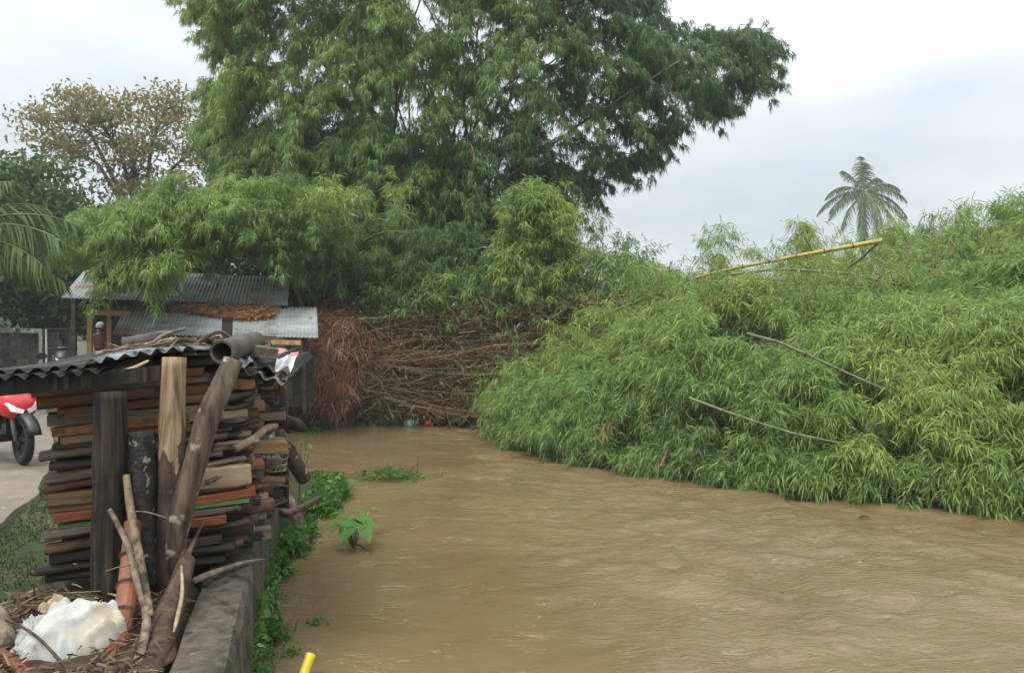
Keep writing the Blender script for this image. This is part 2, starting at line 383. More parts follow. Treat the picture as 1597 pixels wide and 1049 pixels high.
M['zinc'] = rough_mat('zinc', (0.18, 0.195, 0.19), (0.32, 0.34, 0.335), 0.5, (1.5, 7, 7), bump=0.1, vary=0.08, spec=0.5, spots=[((0.20, 0.10, 0.055), 1.3, 0.60), ((0.13, 0.13, 0.12), 6, 0.64)])
M['zinc_black'] = rough_mat('zinc_black', (0.010, 0.010, 0.011), (0.04, 0.038, 0.037), 0.5, (3, 1, 3), bump=0.2, spec=0.3, vary=0.1, spots=[((0.10, 0.095, 0.09), 3.2, 0.64), ((0.10, 0.045, 0.02), 4.5, 0.62)])
M['zinc_worn'] = rough_mat('zinc_worn', (0.04, 0.04, 0.042), (0.27, 0.28, 0.29), 0.42, (5, 2, 5), bump=0.15, spec=0.6, pos=(0.4, 0.6), spots=[((0.02, 0.02, 0.02), 5, 0.57)])
M['pipe'] = rough_mat('pipe', (0.035, 0.029, 0.024), (0.09, 0.075, 0.06), 0.7, (4, 4, 12), bump=0.35)
M['black'] = plain('black', (0.012, 0.012, 0.013), 0.45)
M['tyre'] = rough_mat('tyre', (0.010, 0.010, 0.011), (0.022, 0.021, 0.020), 0.8, (30, 30, 30), bump=0.3)
M['red_paint'] = plain('red_paint', (0.50, 0.012, 0.018), 0.22, coat=0.6)
M['chrome'] = plain('chrome', (0.55, 0.56, 0.57), 0.25, metal=1.0)
M['grey_plastic'] = plain('grey_plastic', (0.10, 0.105, 0.115), 0.4)
M['lamp'] = plain('lamp', (0.75, 0.77, 0.78), 0.12)
M['white_paint'] = rough_mat('white_paint', (0.36, 0.36, 0.30), (0.55, 0.55, 0.48), 0.7, (6, 6, 6), spots=[((0.10, 0.10, 0.07), 4, 0.62)])
M['pink'] = rough_mat('pink', (0.34, 0.13, 0.13), (0.45, 0.19, 0.19), 0.6, (5, 5, 5))
M['sack'] = rough_mat('sack', (0.25, 0.25, 0.225), (0.37, 0.37, 0.34), 0.75, (5, 5, 5), bump=0.5, spots=[((0.33, 0.28, 0.20), 3.5, 0.60)])
M['card'] = rough_mat('card', (0.20, 0.155, 0.095), (0.31, 0.25, 0.16), 0.85, (8, 8, 8), spots=[((0.10, 0.08, 0.05), 6, 0.62)])
M['litter_soil'] = rough_mat('litter_soil', (0.02, 0.012, 0.008), (0.075, 0.038, 0.022), 0.85, (12, 12, 12), bump=1.0)
M['bag_yellow'] = plain('bag_yellow', (0.75, 0.55, 0.03), 0.4)
M['bag_green'] = plain('bag_green', (0.40, 0.58, 0.50), 0.35)
M['bag_red'] = plain('bag_red', (0.50, 0.05, 0.03), 0.4)
M['bag_white'] = plain('bag_white', (0.65, 0.65, 0.63), 0.4)
M['cane_yellow'] = rough_mat('cane_yellow', (0.45, 0.34, 0.03), (0.60, 0.47, 0.07), 0.4, (4, 4, 4), bump=0.1)
M['wicker'] = rough_mat('wicker', (0.16, 0.12, 0.08), (0.33, 0.27, 0.2), 0.8, (20, 20, 20))
M['skin'] = plain('skin', (0.22, 0.12, 0.075), 0.6)
M['maroon'] = plain('maroon', (0.045, 0.009, 0.009), 0.85)  # shirt red darkened so its colour carries the tree shade
M['trousers'] = plain('trousers', (0.03, 0.028, 0.03), 0.85)
M['pale_cloth'] = plain('pale_cloth', (0.22, 0.22, 0.20), 0.8)

# ------------------------------------------------------------------ the setting: ground, water, path, wall
WALL = [(-0.95, 2.3), (-1.28, 3.56), (-1.92, 5.96), (-2.28, 7.6), (-2.75, 9.4), (-3.6, 11.6)]   # outer top edge of the retaining wall
RIVER = [(2.6, -60), (1.9, 0.4), (0.7, 2.0), (-1.08, 2.35), (-1.42, 3.58), (-2.05, 5.95), (-2.11, 6.6), (-2.16, 7.3), (-2.28, 8.6), (-2.25, 9.8), (-2.4, 10.6), (-3.0, 11.5),
         (-4.2, 14.0), (-5.0, 17.0), (-4.3, 18.0), (-2.5, 18.3), (-0.5, 18.1), (1.5, 16.6), (3.0, 14.6), (6.0, 13.2), (10, 11.6), (20, 8), (90, -12), (90, -60)]

def grid_coords(lo, hi, step, far, grow=1.16):
    c = list(np.arange(lo, hi + 1e-6, step)); s = step
    while c[-1] < far: s *= grow; c.append(c[-1] + s)
    s = step
    while c[0] > -far: s *= grow; c.insert(0, c[0] - s)
    return np.array(c)

def ground_z(X, Y):
    sd = poly_dist(X, Y, RIVER)
    z_wall = np.where(sd < 0, -0.95, -0.9 + 0.87 * sstep(0.0, 0.17, sd))
    z_ledge = -0.66 + 0.20 * sstep(0, 0.35, sd) + 0.43 * sstep(0.4, 0.62, sd)
    z_bank = -0.66 + 0.45 * sstep(0, 0.8, sd) + 0.22 * sstep(0.6, 3, sd)
    left = X < 0.9
    fl = sstep(6.0, 6.6, Y) * (1 - sstep(10.5, 12, Y)); fb = sstep(10.5, 12, Y)
    z = np.where(left, z_wall * (1 - fl - fb) + z_ledge * fl + z_bank * fb, z_bank)
    rightrise = sstep(1, 8, X) * sstep(1.5, 7, sd) * 0.25
    zin = z + rightrise + 0.018 * vnoise(X * 2.1, Y * 2.1, 3) * sstep(0.5, 1.5, sd)
    zout = np.minimum(z, -0.68) - np.clip(-sd, 0, 2.2) * 0.5
    return np.where(sd > 0, zin, zout), sd

gx = grid_coords(-9, 8, 0.12, 1500); gy = grid_coords(1, 20, 0.12, 1500)
X, Y = np.meshgrid(gx, gy, indexing='ij'); Z, SD = ground_z(X, Y)
nx, ny = X.shape
I = np.arange(nx * ny).reshape(nx, ny)
Q = np.stack([I[:-1, :-1], I[1:, :-1], I[1:, 1:], I[:-1, 1:]], axis=-1).reshape(-1, 4)
M['ground'] = rough_mat('ground', (0.045, 0.035, 0.02), (0.10, 0.078, 0.045), 0.9, (1.6, 1.6, 1.6), bump=0.8, vary=0.0, spots=[((0.03, 0.05, 0.014), 0.9, 0.47), ((0.028, 0.022, 0.014), 6, 0.6)])
g = link('ground', mesh_np('ground', np.stack([X, Y, Z], -1).reshape(-1, 3), Q, M['ground'], smooth=True)); tag(g, kind='structure')

# river: rippled sheet, rougher in the current on the right than in the slack water on the left
wx = grid_coords(-5.0, 8.5, 0.052, 120, 1.25); wx = wx[wx > -9]; wy = grid_coords(3.2, 18.4, 0.05, 60, 1.25); wy = wy[(wy < 40)]
X, Y = np.meshgrid(wx, wy, indexing='ij')
cur = X - (-0.9 + (11.5 - Y) * 0.235) + 0.55 * vnoise(X * 0.7, Y * 0.7, 21)
rough = 0.10 + 0.90 * sstep(-0.7, 1.3, cur)
rough = np.maximum(rough, 0.65 * np.exp(-((Y - 11.6 - 0.25 * X) / 1.1) ** 2) * sstep(-2.6, -1.2, X))
wxp = X + 0.35 * vnoise(X * 0.8, Y * 0.8, 5); wyp = Y + 0.35 * vnoise(X * 0.8, Y * 0.8, 6)
def fl_(a, fx, fy, s): # noise stretched along the flow direction
    ca, sa = math.cos(a), math.sin(a)
    return vnoise((wxp * ca + wyp * sa) * fx, (-wxp * sa + wyp * ca) * fy, s)
h = 0.030 * fl_(-0.35, 0.9, 1.7, 31) + 0.022 * fl_(-0.2, 1.8, 3.6, 32) + 0.030 * (0.4 - np.abs(fl_(0.15, 2.6, 5.0, 33))) + 0.017 * (0.4 - np.abs(fl_(-0.4, 5.0, 9.0, 34)))
h = h - 0.014 * np.abs(fl_(-0.3, 2.2, 4.6, 35))
Z = ZW + h * (0.06 + 0.94 * rough)
nx, ny = X.shape; I = np.arange(nx * ny).reshape(nx, ny)
Q = np.stack([I[:-1, :-1], I[1:, :-1], I[1:, 1:], I[:-1, 1:]], axis=-1).reshape(-1, 4)
m, n, l, b = new_mat('muddy_water')
tcn = n.new('ShaderNodeTexCoord'); mpn = n.new('ShaderNodeMapping'); mpn.inputs['Rotation'].default_value = (0, 0, R(-16)); mpn.inputs['Scale'].default_value = (5.5, 13, 1)
na = n.new('ShaderNodeTexNoise'); na.inputs['Scale'].default_value = 1.0; na.inputs['Detail'].default_value = 5; na.inputs['Roughness'].default_value = 0.6; na.inputs['Distortion'].default_value = 0.8
l.new(tcn.outputs['Object'], mpn.inputs['Vector']); l.new(mpn.outputs['Vector'], na.inputs['Vector'])
atn = n.new('ShaderNodeAttribute'); atn.attribute_name = 'rough'
bpn = n.new('ShaderNodeBump'); bpn.inputs['Distance'].default_value = 0.026
mrn = n.new('ShaderNodeMapRange'); mrn.inputs['To Min'].default_value = 0.12; mrn.inputs['To Max'].default_value = 1.0
l.new(atn.outputs['Fac'], mrn.inputs['Value']); l.new(mrn.outputs['Result'], bpn.inputs['Strength']); l.new(na.outputs['Fac'], bpn.inputs['Height'])
mp3 = n.new('ShaderNodeMapping'); mp3.inputs['Rotation'].default_value = (0, 0, R(12)); mp3.inputs['Scale'].default_value = (17, 34, 1)
nb = n.new('ShaderNodeTexNoise'); nb.inputs['Scale'].default_value = 1.0; nb.inputs['Detail'].default_value = 3; nb.inputs['Distortion'].default_value = 1.0
l.new(tcn.outputs['Object'], mp3.inputs['Vector']); l.new(mp3.outputs['Vector'], nb.inputs['Vector'])
bp3 = n.new('ShaderNodeBump'); bp3.inputs['Distance'].default_value = 0.007; l.new(mrn.outputs['Result'], bp3.inputs['Strength']); l.new(nb.outputs['Fac'], bp3.inputs['Height']); l.new(bpn.outputs['Normal'], bp3.inputs['Normal'])
l.new(bp3.outputs['Normal'], b.inputs['Normal'])
nc = n.new('ShaderNodeTexNoise'); nc.inputs['Scale'].default_value = 0.8; nc.inputs['Detail'].default_value = 5; l.new(tcn.outputs['Object'], nc.inputs['Vector'])
rpn = ramp(n, [(0.3, (0.122, 0.082, 0.040)), (0.7, (0.160, 0.113, 0.060))]); l.new(nc.outputs['Fac'], rpn.inputs['Fac'])
# thin foam lines where the current folds
mf = n.new('ShaderNodeMapping'); mf.inputs['Rotation'].default_value = (0, 0, R(-12)); mf.inputs['Scale'].default_value = (1.1, 4.2, 1)
nf = n.new('ShaderNodeTexNoise'); nf.inputs['Scale'].default_value = 1.3; nf.inputs['Detail'].default_value = 8; nf.inputs['Distortion'].default_value = 1.5
l.new(tcn.outputs['Object'], mf.inputs['Vector']); l.new(mf.outputs['Vector'], nf.inputs['Vector'])
rf = ramp(n, [(0.490, (0, 0, 0)), (0.5, (0.28, 0.28, 0.28)), (0.510, (0, 0, 0))]); l.new(nf.outputs['Fac'], rf.inputs['Fac'])
np2 = n.new('ShaderNodeTexNoise'); np2.inputs['Scale'].default_value = 1.7; np2.inputs['Detail'].default_value = 3; l.new(tcn.outputs['Object'], np2.inputs['Vector'])
rp2 = ramp(n, [(0.45, (0, 0, 0)), (0.62, (1, 1, 1))]); l.new(np2.outputs['Fac'], rp2.inputs['Fac'])
mm = n.new('ShaderNodeMath'); mm.operation = 'MULTIPLY'; l.new(rf.outputs['Color'], mm.inputs[0]); l.new(rp2.outputs['Color'], mm.inputs[1])
mxf = n.new('ShaderNodeMix'); mxf.data_type = 'RGBA'; mxf.inputs[7].default_value = (0.62, 0.52, 0.40, 1)
l.new(mm.outputs[0], mxf.inputs['Factor']); l.new(rpn.outputs['Color'], mxf.inputs[6]); l.new(mxf.outputs[2], b.inputs['Base Color'])
b.inputs['Roughness'].default_value = 0.07; b.inputs['IOR'].default_value = 1.42; b.inputs['Specular IOR Level'].default_value = 0.5
w = link('river_water', mesh_np('river_water', np.stack([X, Y, Z], -1).reshape(-1, 3), Q, m, smooth=True, attrs={'rough': rough.ravel()})); tag(w, kind='structure')

# concrete path where the scooter stands
PATH = [(-2.6, -3), (-3.0, 2.5), (-3.5, 4.5), (-4.0, 6.2), (-4.37, 7.25), (-5.0, 8.5), (-6.0, 10.3), (-7.5, 12.8), (-10.2, 17), (-12.6, 21.5)]
pts = []
for i in range(len(PATH) - 1):
    for k in range(12):
        t = k / 12; p = np.array(PATH[i]) * (1 - t) + np.array(PATH[i + 1]) * t
        pts.append((p[0] + 0.02 * math.sin(5.3 * (i + t)) + random.uniform(-0.008, 0.008), p[1]))
mb = MB(); rings = [[(x - 4.5, y - 0.6, 0.035), (x, y, 0.035), (x + 0.03, y, -0.06), (x - 4.5, y - 0.6, -0.06)] for x, y in pts]
mb.loft(rings)
M['path'] = rough_mat('path', (0.135, 0.112, 0.083), (0.205, 0.175, 0.135), 0.8, (1.6, 1.6, 1.6), bump=0.4, vary=0.0, spots=[((0.12, 0.10, 0.07), 1.1, 0.56), ((0.36, 0.32, 0.25), 7, 0.68)])
p = mb.build('path', M['path']); tag(p, kind='structure')

# retaining wall along the bank
mb = MB(); rings = []
for i in range(len(WALL) - 1):
    ns_ = 10
    for k in range(ns_ + (1 if i == len(WALL) - 2 else 0)):
        t = k / ns_; x = WALL[i][0] * (1 - t) + WALL[i + 1][0] * t; y = WALL[i][1] * (1 - t) + WALL[i + 1][1] * t
        j = lambda s=0.006: random.uniform(-s, s)
        rings.append([(x + 0.05 + j(), y, -1.5), (x + 0.035 + j(), y, -0.3 + j()), (x + 0.012 + j(), y, -0.03 + j()), (x - 0.012 + j(), y, 0.02 + j(0.004)), (x - 0.15, y + 0.03, 0.03 + j(0.004)), (x - 0.275 + j(.014), y + 0.06, 0.022 + j(0.004)), (x - 0.29 + j(), y + 0.06, -0.01), (x - 0.30, y + 0.06, -1.5)])
mb.loft(rings)
o = mb.build('retaining_wall', M['concrete']); tag(o, 'low mossy concrete retaining wall between the woodpile and the river', 'wall')

# ------------------------------------------------------------------ bamboo and trees
def culm_meshes(kind, nvar=3, L=1.0, n=6, segs=9, r=1.0): pass

def culm(name, pts, r0, r1, mat, parent=None, node_gap=0.38, n=7, label=None):
    """one cane: tapered tube swollen at its nodes"""
    pts = [Vector(p) for p in pts]
    # resample
    seg = [0.0]
    for a, b_ in zip(pts[:-1], pts[1:]): seg.append(seg[-1] + (b_ - a).length)
    tot = seg[-1]
    def P(s):
        s = min(max(s, 0), tot)
        for i in range(len(pts) - 1):
            if s <= seg[i + 1] + 1e-9:
                t = (s - seg[i]) / max(1e-9, seg[i + 1] - seg[i]); return pts[i].lerp(pts[i + 1], t)
        return pts[-1]
    S, Rr = [], []
    k = max(2, int(tot / node_gap))
    for i in range(k + 1):
        s = tot * i / k; r = r0 + (r1 - r0) * i / k
        if 0 < i < k:
            S += [s - 0.02, s, s + 0.02]; Rr += [r, r * 1.28, r]
        else: S.append(s); Rr.append(r)
    o = MB().tube([P(s) for s in S], Rr, n).build(name, mat, parent, smooth=False)
    if label: o['label'] = label
    return o

def add_foliage(parent, parts, name, leafmat, twigmat=None, twig_r=0.004, axis_r=0.009, tri=False):
    B = np.concatenate([p[0][0] for p in parts]); D = np.concatenate([p[0][1] for p in parts])
    L = np.concatenate([p[0][2] for p in parts]); W = np.concatenate([p[0][3] for p in parts]); T = np.concatenate([p[0][4] for p in parts])
    o = link(name, leaf_mesh(name, B, D, L, W, T, leafmat, tri=tri), parent); tag(o, kind='stuff')
    if twigmat:
        a0 = np.concatenate([p[1][0] for p in parts]); a1 = np.concatenate([p[1][1] for p in parts])
        P0, P1 = a0, a1
        r0 = np.full(len(a0), axis_r)
        o2 = link('twigs', stick_mesh('twigs', P0, P1, r0, r0 * 0.7, twigmat, tint=rng.uniform(0.2, 0.8, len(P0))), parent); tag(o2, kind='stuff')
    return len(B)

def sample_poly(poly, n):
    xs = [p[0] for p in poly]; ys = [p[1] for p in poly]; out = np.empty((0, 2))
    while len(out) < n:
        c = np.stack([rng.uniform(min(xs), max(xs), n * 2), rng.uniform(min(ys), max(ys), n * 2)], -1)
        out = np.concatenate([out, c[in_poly(c[:, 0], c[:, 1], poly)]])
    return out[:n]

def volume_points(poly, n, d0, depth, edge=70.0, front=0.5):
    """points of a rounded volume whose face has this outline at distance d0"""
    p = sample_poly(poly, n)
    e = np.clip(-poly_dist(p[:, 0], p[:, 1], poly) / edge, 0, 1)
    half = depth * np.sqrt(1 - (1 - e) ** 2)
    u = rng.uniform(-1, 1, n); f = rng.random(n) < front
    u = np.where(f, -rng.uniform(0.65, 1.0, n), u)
    d = d0 + u * half
    x0 = (p[:, 0] - CX) / F * d0; z0 = EYE - (p[:, 1] - HY) / F * d0
    return np.stack([x0, d, z0], -1), p, u

# --- the tall standing clump
SB = empty('bamboo_clump', (-2.3, 23.5, 0.0))
tag(SB, 'tall standing bamboo clump with dense dark drooping foliage behind the fallen bamboo', 'bamboo')
def rel(P, root): return P - np.array(root.location)
outline = [(350, -330), (330, -60), (322, 15), (348, 60), (372, 115), (352, 165), (342, 205), (365, 262), (352, 300), (400, 370), (520, 430), (700, 430), (820, 400), (860, 345), (900, 325), (925, 290), (965, 262),
           (1010, 240), (1040, 205), (1092, 178), (1150, 160), (1192, 140), (1202, 105), (1182, 70), (1135, 52), (1085, 62), (1035, 60), (1010, 25), (1000, -60), (960, -240), (760, -420), (520, -420)]
parts = []
P, pix, u = volume_points(outline, 1250, 23.0, 4.2, 150, 0.5)
ctr = np.array([-2.3, 23.5])
outw = np.concatenate([(P[:, :2] - ctr), np.full((len(P), 1), 0.0)], 1)
A = nrm(nrm(outw) * 0.8 + rng.normal(size=P.shape) * 0.35 + np.array([0, -0.25, 0.25]))
tint = 0.36 + 0.20 * vnoise(P[:, 0] * 0.35 + 9, P[:, 2] * 0.35, 41) + 0.10 * vnoise(P[:, 0] * 1.1, P[:, 2] * 1.1, 42) + 0.16 * sstep(640, 380, pix[:, 0])
Ls = rng.uniform(1.1, 2.1, len(P))
ed = -poly_dist(pix[:, 0], pix[:, 1], outline); Ls *= np.clip(0.45 + ed / 110, 0.45, 1.0)
P = P - A * (Ls * 0.45)[:, None]
parts.append(plumes(rel(P, SB), A, Ls, tint, nstep=9, ntwig=3, twl=0.55, ntuft=3, nleaf=8, ll=0.21, lw=0.025, sag=0.75, hang=1.2, tsd=0.10))
brg = [(355, 215), (420, 190), (560, 200), (720, 220), (760, 300), (700, 350), (560, 350), (430, 330), (370, 310)]   # foliage joining crown and lower skirt
Pg_, pg_, ug_ = volume_points(brg, 210, 20.6, 1.3, 60, 0.5); Ag_ = nrm(rng.normal(size=Pg_.shape) * 0.45 + np.array([-0.25, -0.6, 0.15])); Lg_ = rng.uniform(0.9, 1.6, len(Pg_)); Pg_ = Pg_ - Ag_ * (Lg_ * .4)[:, None]
tg_ = 0.36 + 0.16 * vnoise(Pg_[:, 0] * 0.6, Pg_[:, 2] * 0.6, 46) + 0.14 * sstep(560, 380, pg_[:, 0])
parts.append(plumes(rel(Pg_, SB), Ag_, Lg_, tg_, nstep=8, ntwig=3, twl=0.5, ntuft=3, nleaf=7, ll=0.2, lw=0.023, sag=0.75, hang=1.2, tsd=0.10))
add_foliage(SB, parts, 'foliage', M['bamboo_leaf'], M['twig'], 0.006, 0.014, tri=True)
for k in range(26):   # culms rising from the base and arching over
    bx, by = -2.3 + random.uniform(-1.6, 1.6), 23.5 + random.uniform(-1.3, 1.3)
    ex = random.uniform(-6.5, 5.0); ez = random.uniform(8.0, 12.5)
    pts = []
    for i in range(9):
        t = i / 8; pts.append((bx + 2.3 + (ex - bx + 0.0) * t ** 2.0, by - 23.5 + random.uniform(-2.5, 1.5) * 0.1 * t - 1.0 * t * t, -0.1 + ez * (1 - (1 - t) ** 1.5)))
    culm('culm', pts, 0.055, 0.018, M['culm_green'] if k % 3 else M['culm_yellow'], SB, 0.5, 6)
for (a_, b_) in (((760, 300), (1060, 95)), ((690, 230), (705, -40)), ((470, 120), (492, 205))):
    q0, q1 = at(*a_, 20.0) - np.array(SB.location), at(*b_, 19.4) - np.array(SB.location)
    culm('culm', [q0, q0 * 0.5 + q1 * 0.5 + np.array([0, 0, 0.12]), q1], 0.035, 0.02, M['culm_green'], SB, 0.45, 6)

# --- the bright clump that droops over the shed
LB = empty('bamboo_clump', (-4.6, 20.0, 0.0))
tag(LB, 'bright yellow-green bamboo clump drooping over the rusty shed roofs', 'bamboo')
low = [(128, 384), (140, 376), (170, 368), (230, 352), (295, 332), (370, 312), (450, 302), (520, 330), (640, 350), (760, 365), (790, 380), (720, 400), (640, 425), (560, 440), (510, 430), (480, 395), (440, 368),
       (385, 362), (330, 372), (285, 392), (240, 400), (205, 396), (175, 388), (140, 384)]
P, pix, u = volume_points(low, 820, 17.0, 1.9, 70, 0.55)
kp = (vnoise(pix[:, 0] * 0.018, pix[:, 1] * 0.03, 44) > -0.28) | (pix[:, 0] > 620)
P, pix, u = P[kp], pix[kp], u[kp]
P += 0.22 * rng.normal(size=P.shape)
P[:, 1] -= 0.8 * sstep(420, 200, pix[:, 0]); P[:, 1] += 2.3 * sstep(440, 540, pix[:, 0])
A = nrm(rng.normal(size=P.shape) * 0.5 + np.array([-0.35, -0.8, 0.25]))
tint = 0.50 + 0.15 * vnoise(P[:, 0] * 0.7, P[:, 2] * 0.9 + 5, 43) + 0.10 * sstep(400, 300, pix[:, 1]) - 0.30 * sstep(430, 640, pix[:, 0])  # shade on the clump's right side is put in as a darker tint
Ls = rng.uniform(0.7, 1.4, len(P)); ed = -poly_dist(pix[:, 0], pix[:, 1], low); Ls *= np.clip(0.4 + ed / 70, 0.4, 1.0)
P = P - A * (Ls * 0.35)[:, None]
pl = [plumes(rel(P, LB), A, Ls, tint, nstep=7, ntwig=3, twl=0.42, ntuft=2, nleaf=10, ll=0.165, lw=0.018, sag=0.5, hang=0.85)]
hp = [(178, 392), (295, 390), (290, 422), (245, 434), (200, 426), (180, 408)]
Ph, ph_, uh_ = volume_points(hp, 26, 15.15, 0.35, 40, 0.5); Ah = nrm(rng.normal(size=Ph.shape) * 0.45 + np.array([-0.2, -0.5, 0.1])); Lh = rng.uniform(0.4, 0.7, 26)
pl.append(plumes(rel(Ph, LB), Ah, Lh, 0.60 + 0.08 * rng.normal(size=26), nstep=6, ntwig=3, twl=0.34, ntuft=2, nleaf=5, ll=0.2, lw=0.025, sag=0.6, hang=0.9))
tq = np.array([(rng.uniform(110, 640), 0.0, 0.0) for _ in range(70)]); ty = np.interp(tq[:, 0], [110, 160, 230, 300, 370, 450, 560, 640], [385, 372, 358, 338, 322, 312, 305, 305])
dq = rng.uniform(15.8, 17.6, 70); Pq = np.stack([(tq[:, 0] - CX) / F * dq, dq, EYE - (ty + rng.uniform(0, 40, 70) - HY) / F * dq], -1)
Aq = nrm(rng.normal(size=Pq.shape) * 0.4 + np.array([-0.3, -0.1, 0.9]))
pl.append(plumes(rel(Pq, LB), Aq, rng.uniform(0.6, 1.2, 70), 0.62 + 0.08 * rng.normal(size=70), nstep=6, ntwig=2, twl=0.32, ntuft=2, nleaf=5, ll=0.2, lw=0.024, sag=0.35, hang=0.7))
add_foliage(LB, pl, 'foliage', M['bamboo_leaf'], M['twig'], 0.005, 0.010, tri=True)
for k in range(14):
    ex, ey, ez = random.uniform(-9.0, -1.0), random.uniform(15.8, 18), random.uniform(2.9, 4.4)
    bx, by = random.uniform(-5.6, -3.6), random.uniform(19.3, 20.8)
    pts = [(bx + 4.6 + (ex - bx) * t ** 1.6, by - 20 + (ey - by) * t ** 1.3, -0.1 + ez * math.sin(t * math.pi * 0.58) / math.sin(math.pi * 0.58) if t > 0 else -0.1) for t in [i / 8 for i in range(9)]]
    culm('culm', pts, 0.045, 0.012, M['culm_green'], LB, 0.45, 6)

# --- the fallen clump: root plate, culms, foliage
FB = empty('fallen_bamboo_clump', (-3.3, 18.2, -0.4))
tag(FB, 'uprooted bamboo clump lying on its side with red root plate and bare brown culms', 'bamboo')
fb0 = np.array(FB.location)
# root plate: lumpy core
mb = MB(); rings = []
for i in range(15):
    v = -1 + 2 * i / 14; ring = []
    for j in range(26):
        a = 2 * math.pi * j / 26
        r = math.sqrt(max(0.0, 1 - abs(v) ** 2.6)) * (1 + 0.13 * math.sin(3 * a + 4 * v) + 0.10 * math.sin(7 * a - 5 * v) + random.uniform(-0.07, 0.07)) + 0.02
        ring.append((-0.90 + 0.98 * r * math.cos(a) - 0.55 * max(0.0, -v - 0.25) + 0.22 * v, -0.45 + 1.25 * r * math.sin(a), 1.0 + 1.36 * v))
    rings.append(ring)
mb.loft(rings); o = mb.build('root_plate', M['root_soil'], FB, smooth=True); o['label'] = 'dark red-brown soil core of the root plate'
cv = np.array([p for p in mb.v]); cen = np.array([-0.90, -0.3, 1.02])
NR = 17000; sel = rng.integers(0, len(cv), NR); P0 = cv[sel] + rng.normal(size=(NR, 3)) * 0.10
out = nrm((P0 - cen) * np.array([1.0, 0.6, 0.5]) + np.array([0.0, -0.25, 0]))
D = nrm(out * 0.5 + rng.normal(size=P0.shape) * 0.55 + np.array([-0.25, -0.1, -0.5]))
Ln = rng.uniform(0.08, 0.42, NR)
o = link('root_fibres', blade_mesh('root_fibres', P0 - D * 0.04, D, Ln, rng.uniform(0.006, 0.020, NR), np.clip(rng.normal(0.45, 0.22, NR) + 0.35 * vnoise(P0[:, 1] * 2 + P0[:, 0], P0[:, 2] * 2, 8), 0, 1), M['root_fibre'], 0.3), FB); tag(o, kind='stuff')
for k in range(16):  # thicker roots standing out of the plate
    p = cv[rng.integers(0, len(cv))]; d = nrm((p - cen) + rng.normal(size=3) * 0.5)
    MB().tube([p - d * 0.1, p + d * 0.18 + rng.normal(size=3) * 0.04, p + d * 0.36 + np.array([0, 0, -0.1]) + rng.normal(size=3) * 0.06], [0.022, 0.017, 0.006], 6).build('root', M['culm_red'], FB)
# culms running from the roots to the right
for k in range(140):
    v = (k + random.random()) / 140.0; x0 = random.uniform(-.2, .55)
    z0 = 0.16 + 2.05 * v + random.uniform(-0.1, 0.1); y0 = -0.85 + 1.5 * random.random() ** 1.5; z0 = 1.0 + (z0 - 1.0) * .86
    Lk = random.uniform(2.2, 7.0) if k % 3 else random.uniform(6.0, 7.8)
    up = (z0 - 1.1) * 0.10 + 0.035 + max(-.09, min(.075, random.gauss(0, 0.07))); fw = random.uniform(-0.16, 0.05)
    pts = []; ph = random.uniform(0, 6.28)
    for i in range(8):
        s = i / 7 * Lk
        pts.append((x0 + s, y0 + fw * s * (0.5 + s / 14) + 0.05 * math.sin(ph + s), z0 + up * s - 0.006 * s * s + 0.09 * math.sin(ph * 2 + 1.6 * s) + (z0 - 1.0) * .16 * min(1, s / 2.5)))
    r_ = random.uniform(0.012, 0.042) if k % 5 else random.uniform(.04, .055)
    m_ = M['culm_yellow'] if random.random() < 0.07 else (M['culm_green'] if random.random() < 0.2 else M['culm_brown'])
    culm('culm', pts, r_, r_ * 0.7, m_, FB, random.uniform(0.3, 0.42), 6)
# tangle of thin dead branches among the culms
n_ = 5200
s = rng.uniform(0.05, 7.6, n_); v = rng.uniform(0, 1, n_)
P0 = np.stack([-0.1 + s, -1.25 + 1.7 * rng.random(n_) ** 1.3 - 0.10 * s, 0.1 + 2.15 * v + 0.13 * (v - 0.35) * s], -1)
D = nrm(rng.normal(size=(n_, 3)) * np.array([1.2, 0.7, 0.55]) + np.array([0.45, -0.2, -0.05]))
Ln = rng.uniform(0.12, 0.85, n_); rr = rng.uniform(0.003, 0.009, n_)
o = link('branch_tangle', stick_mesh('branch_tangle', P0, P0 + D * Ln[:, None], rr, rr * 0.5, M['twig'], tint=np.clip(rng.normal(0.45, 0.24, n_), 0, 1)), FB); tag(o, kind='stuff')
n_ = 9000   # dead sheaths and leaves caught in it
s = rng.uniform(0.0, 7.4, n_); v = rng.uniform(0, 1, n_)
P0 = np.stack([-0.1 + s, -1.2 + 1.6 * rng.random(n_) ** 1.2 - 0.10 * s, 0.1 + 2.15 * v + 0.13 * (v - 0.35) * s], -1)
D = nrm(rng.normal(size=(n_, 3)) + np.array([0.3, -0.2, -0.7]))
o = link('dead_leaves', leaf_mesh('dead_leaves', P0, D, rng.uniform(0.1, 0.26, n_), rng.uniform(0.012, 0.03, n_), np.clip(rng.normal(0.35, 0.25, n_), 0, 1), M['twig']), FB); tag(o, kind='stuff')

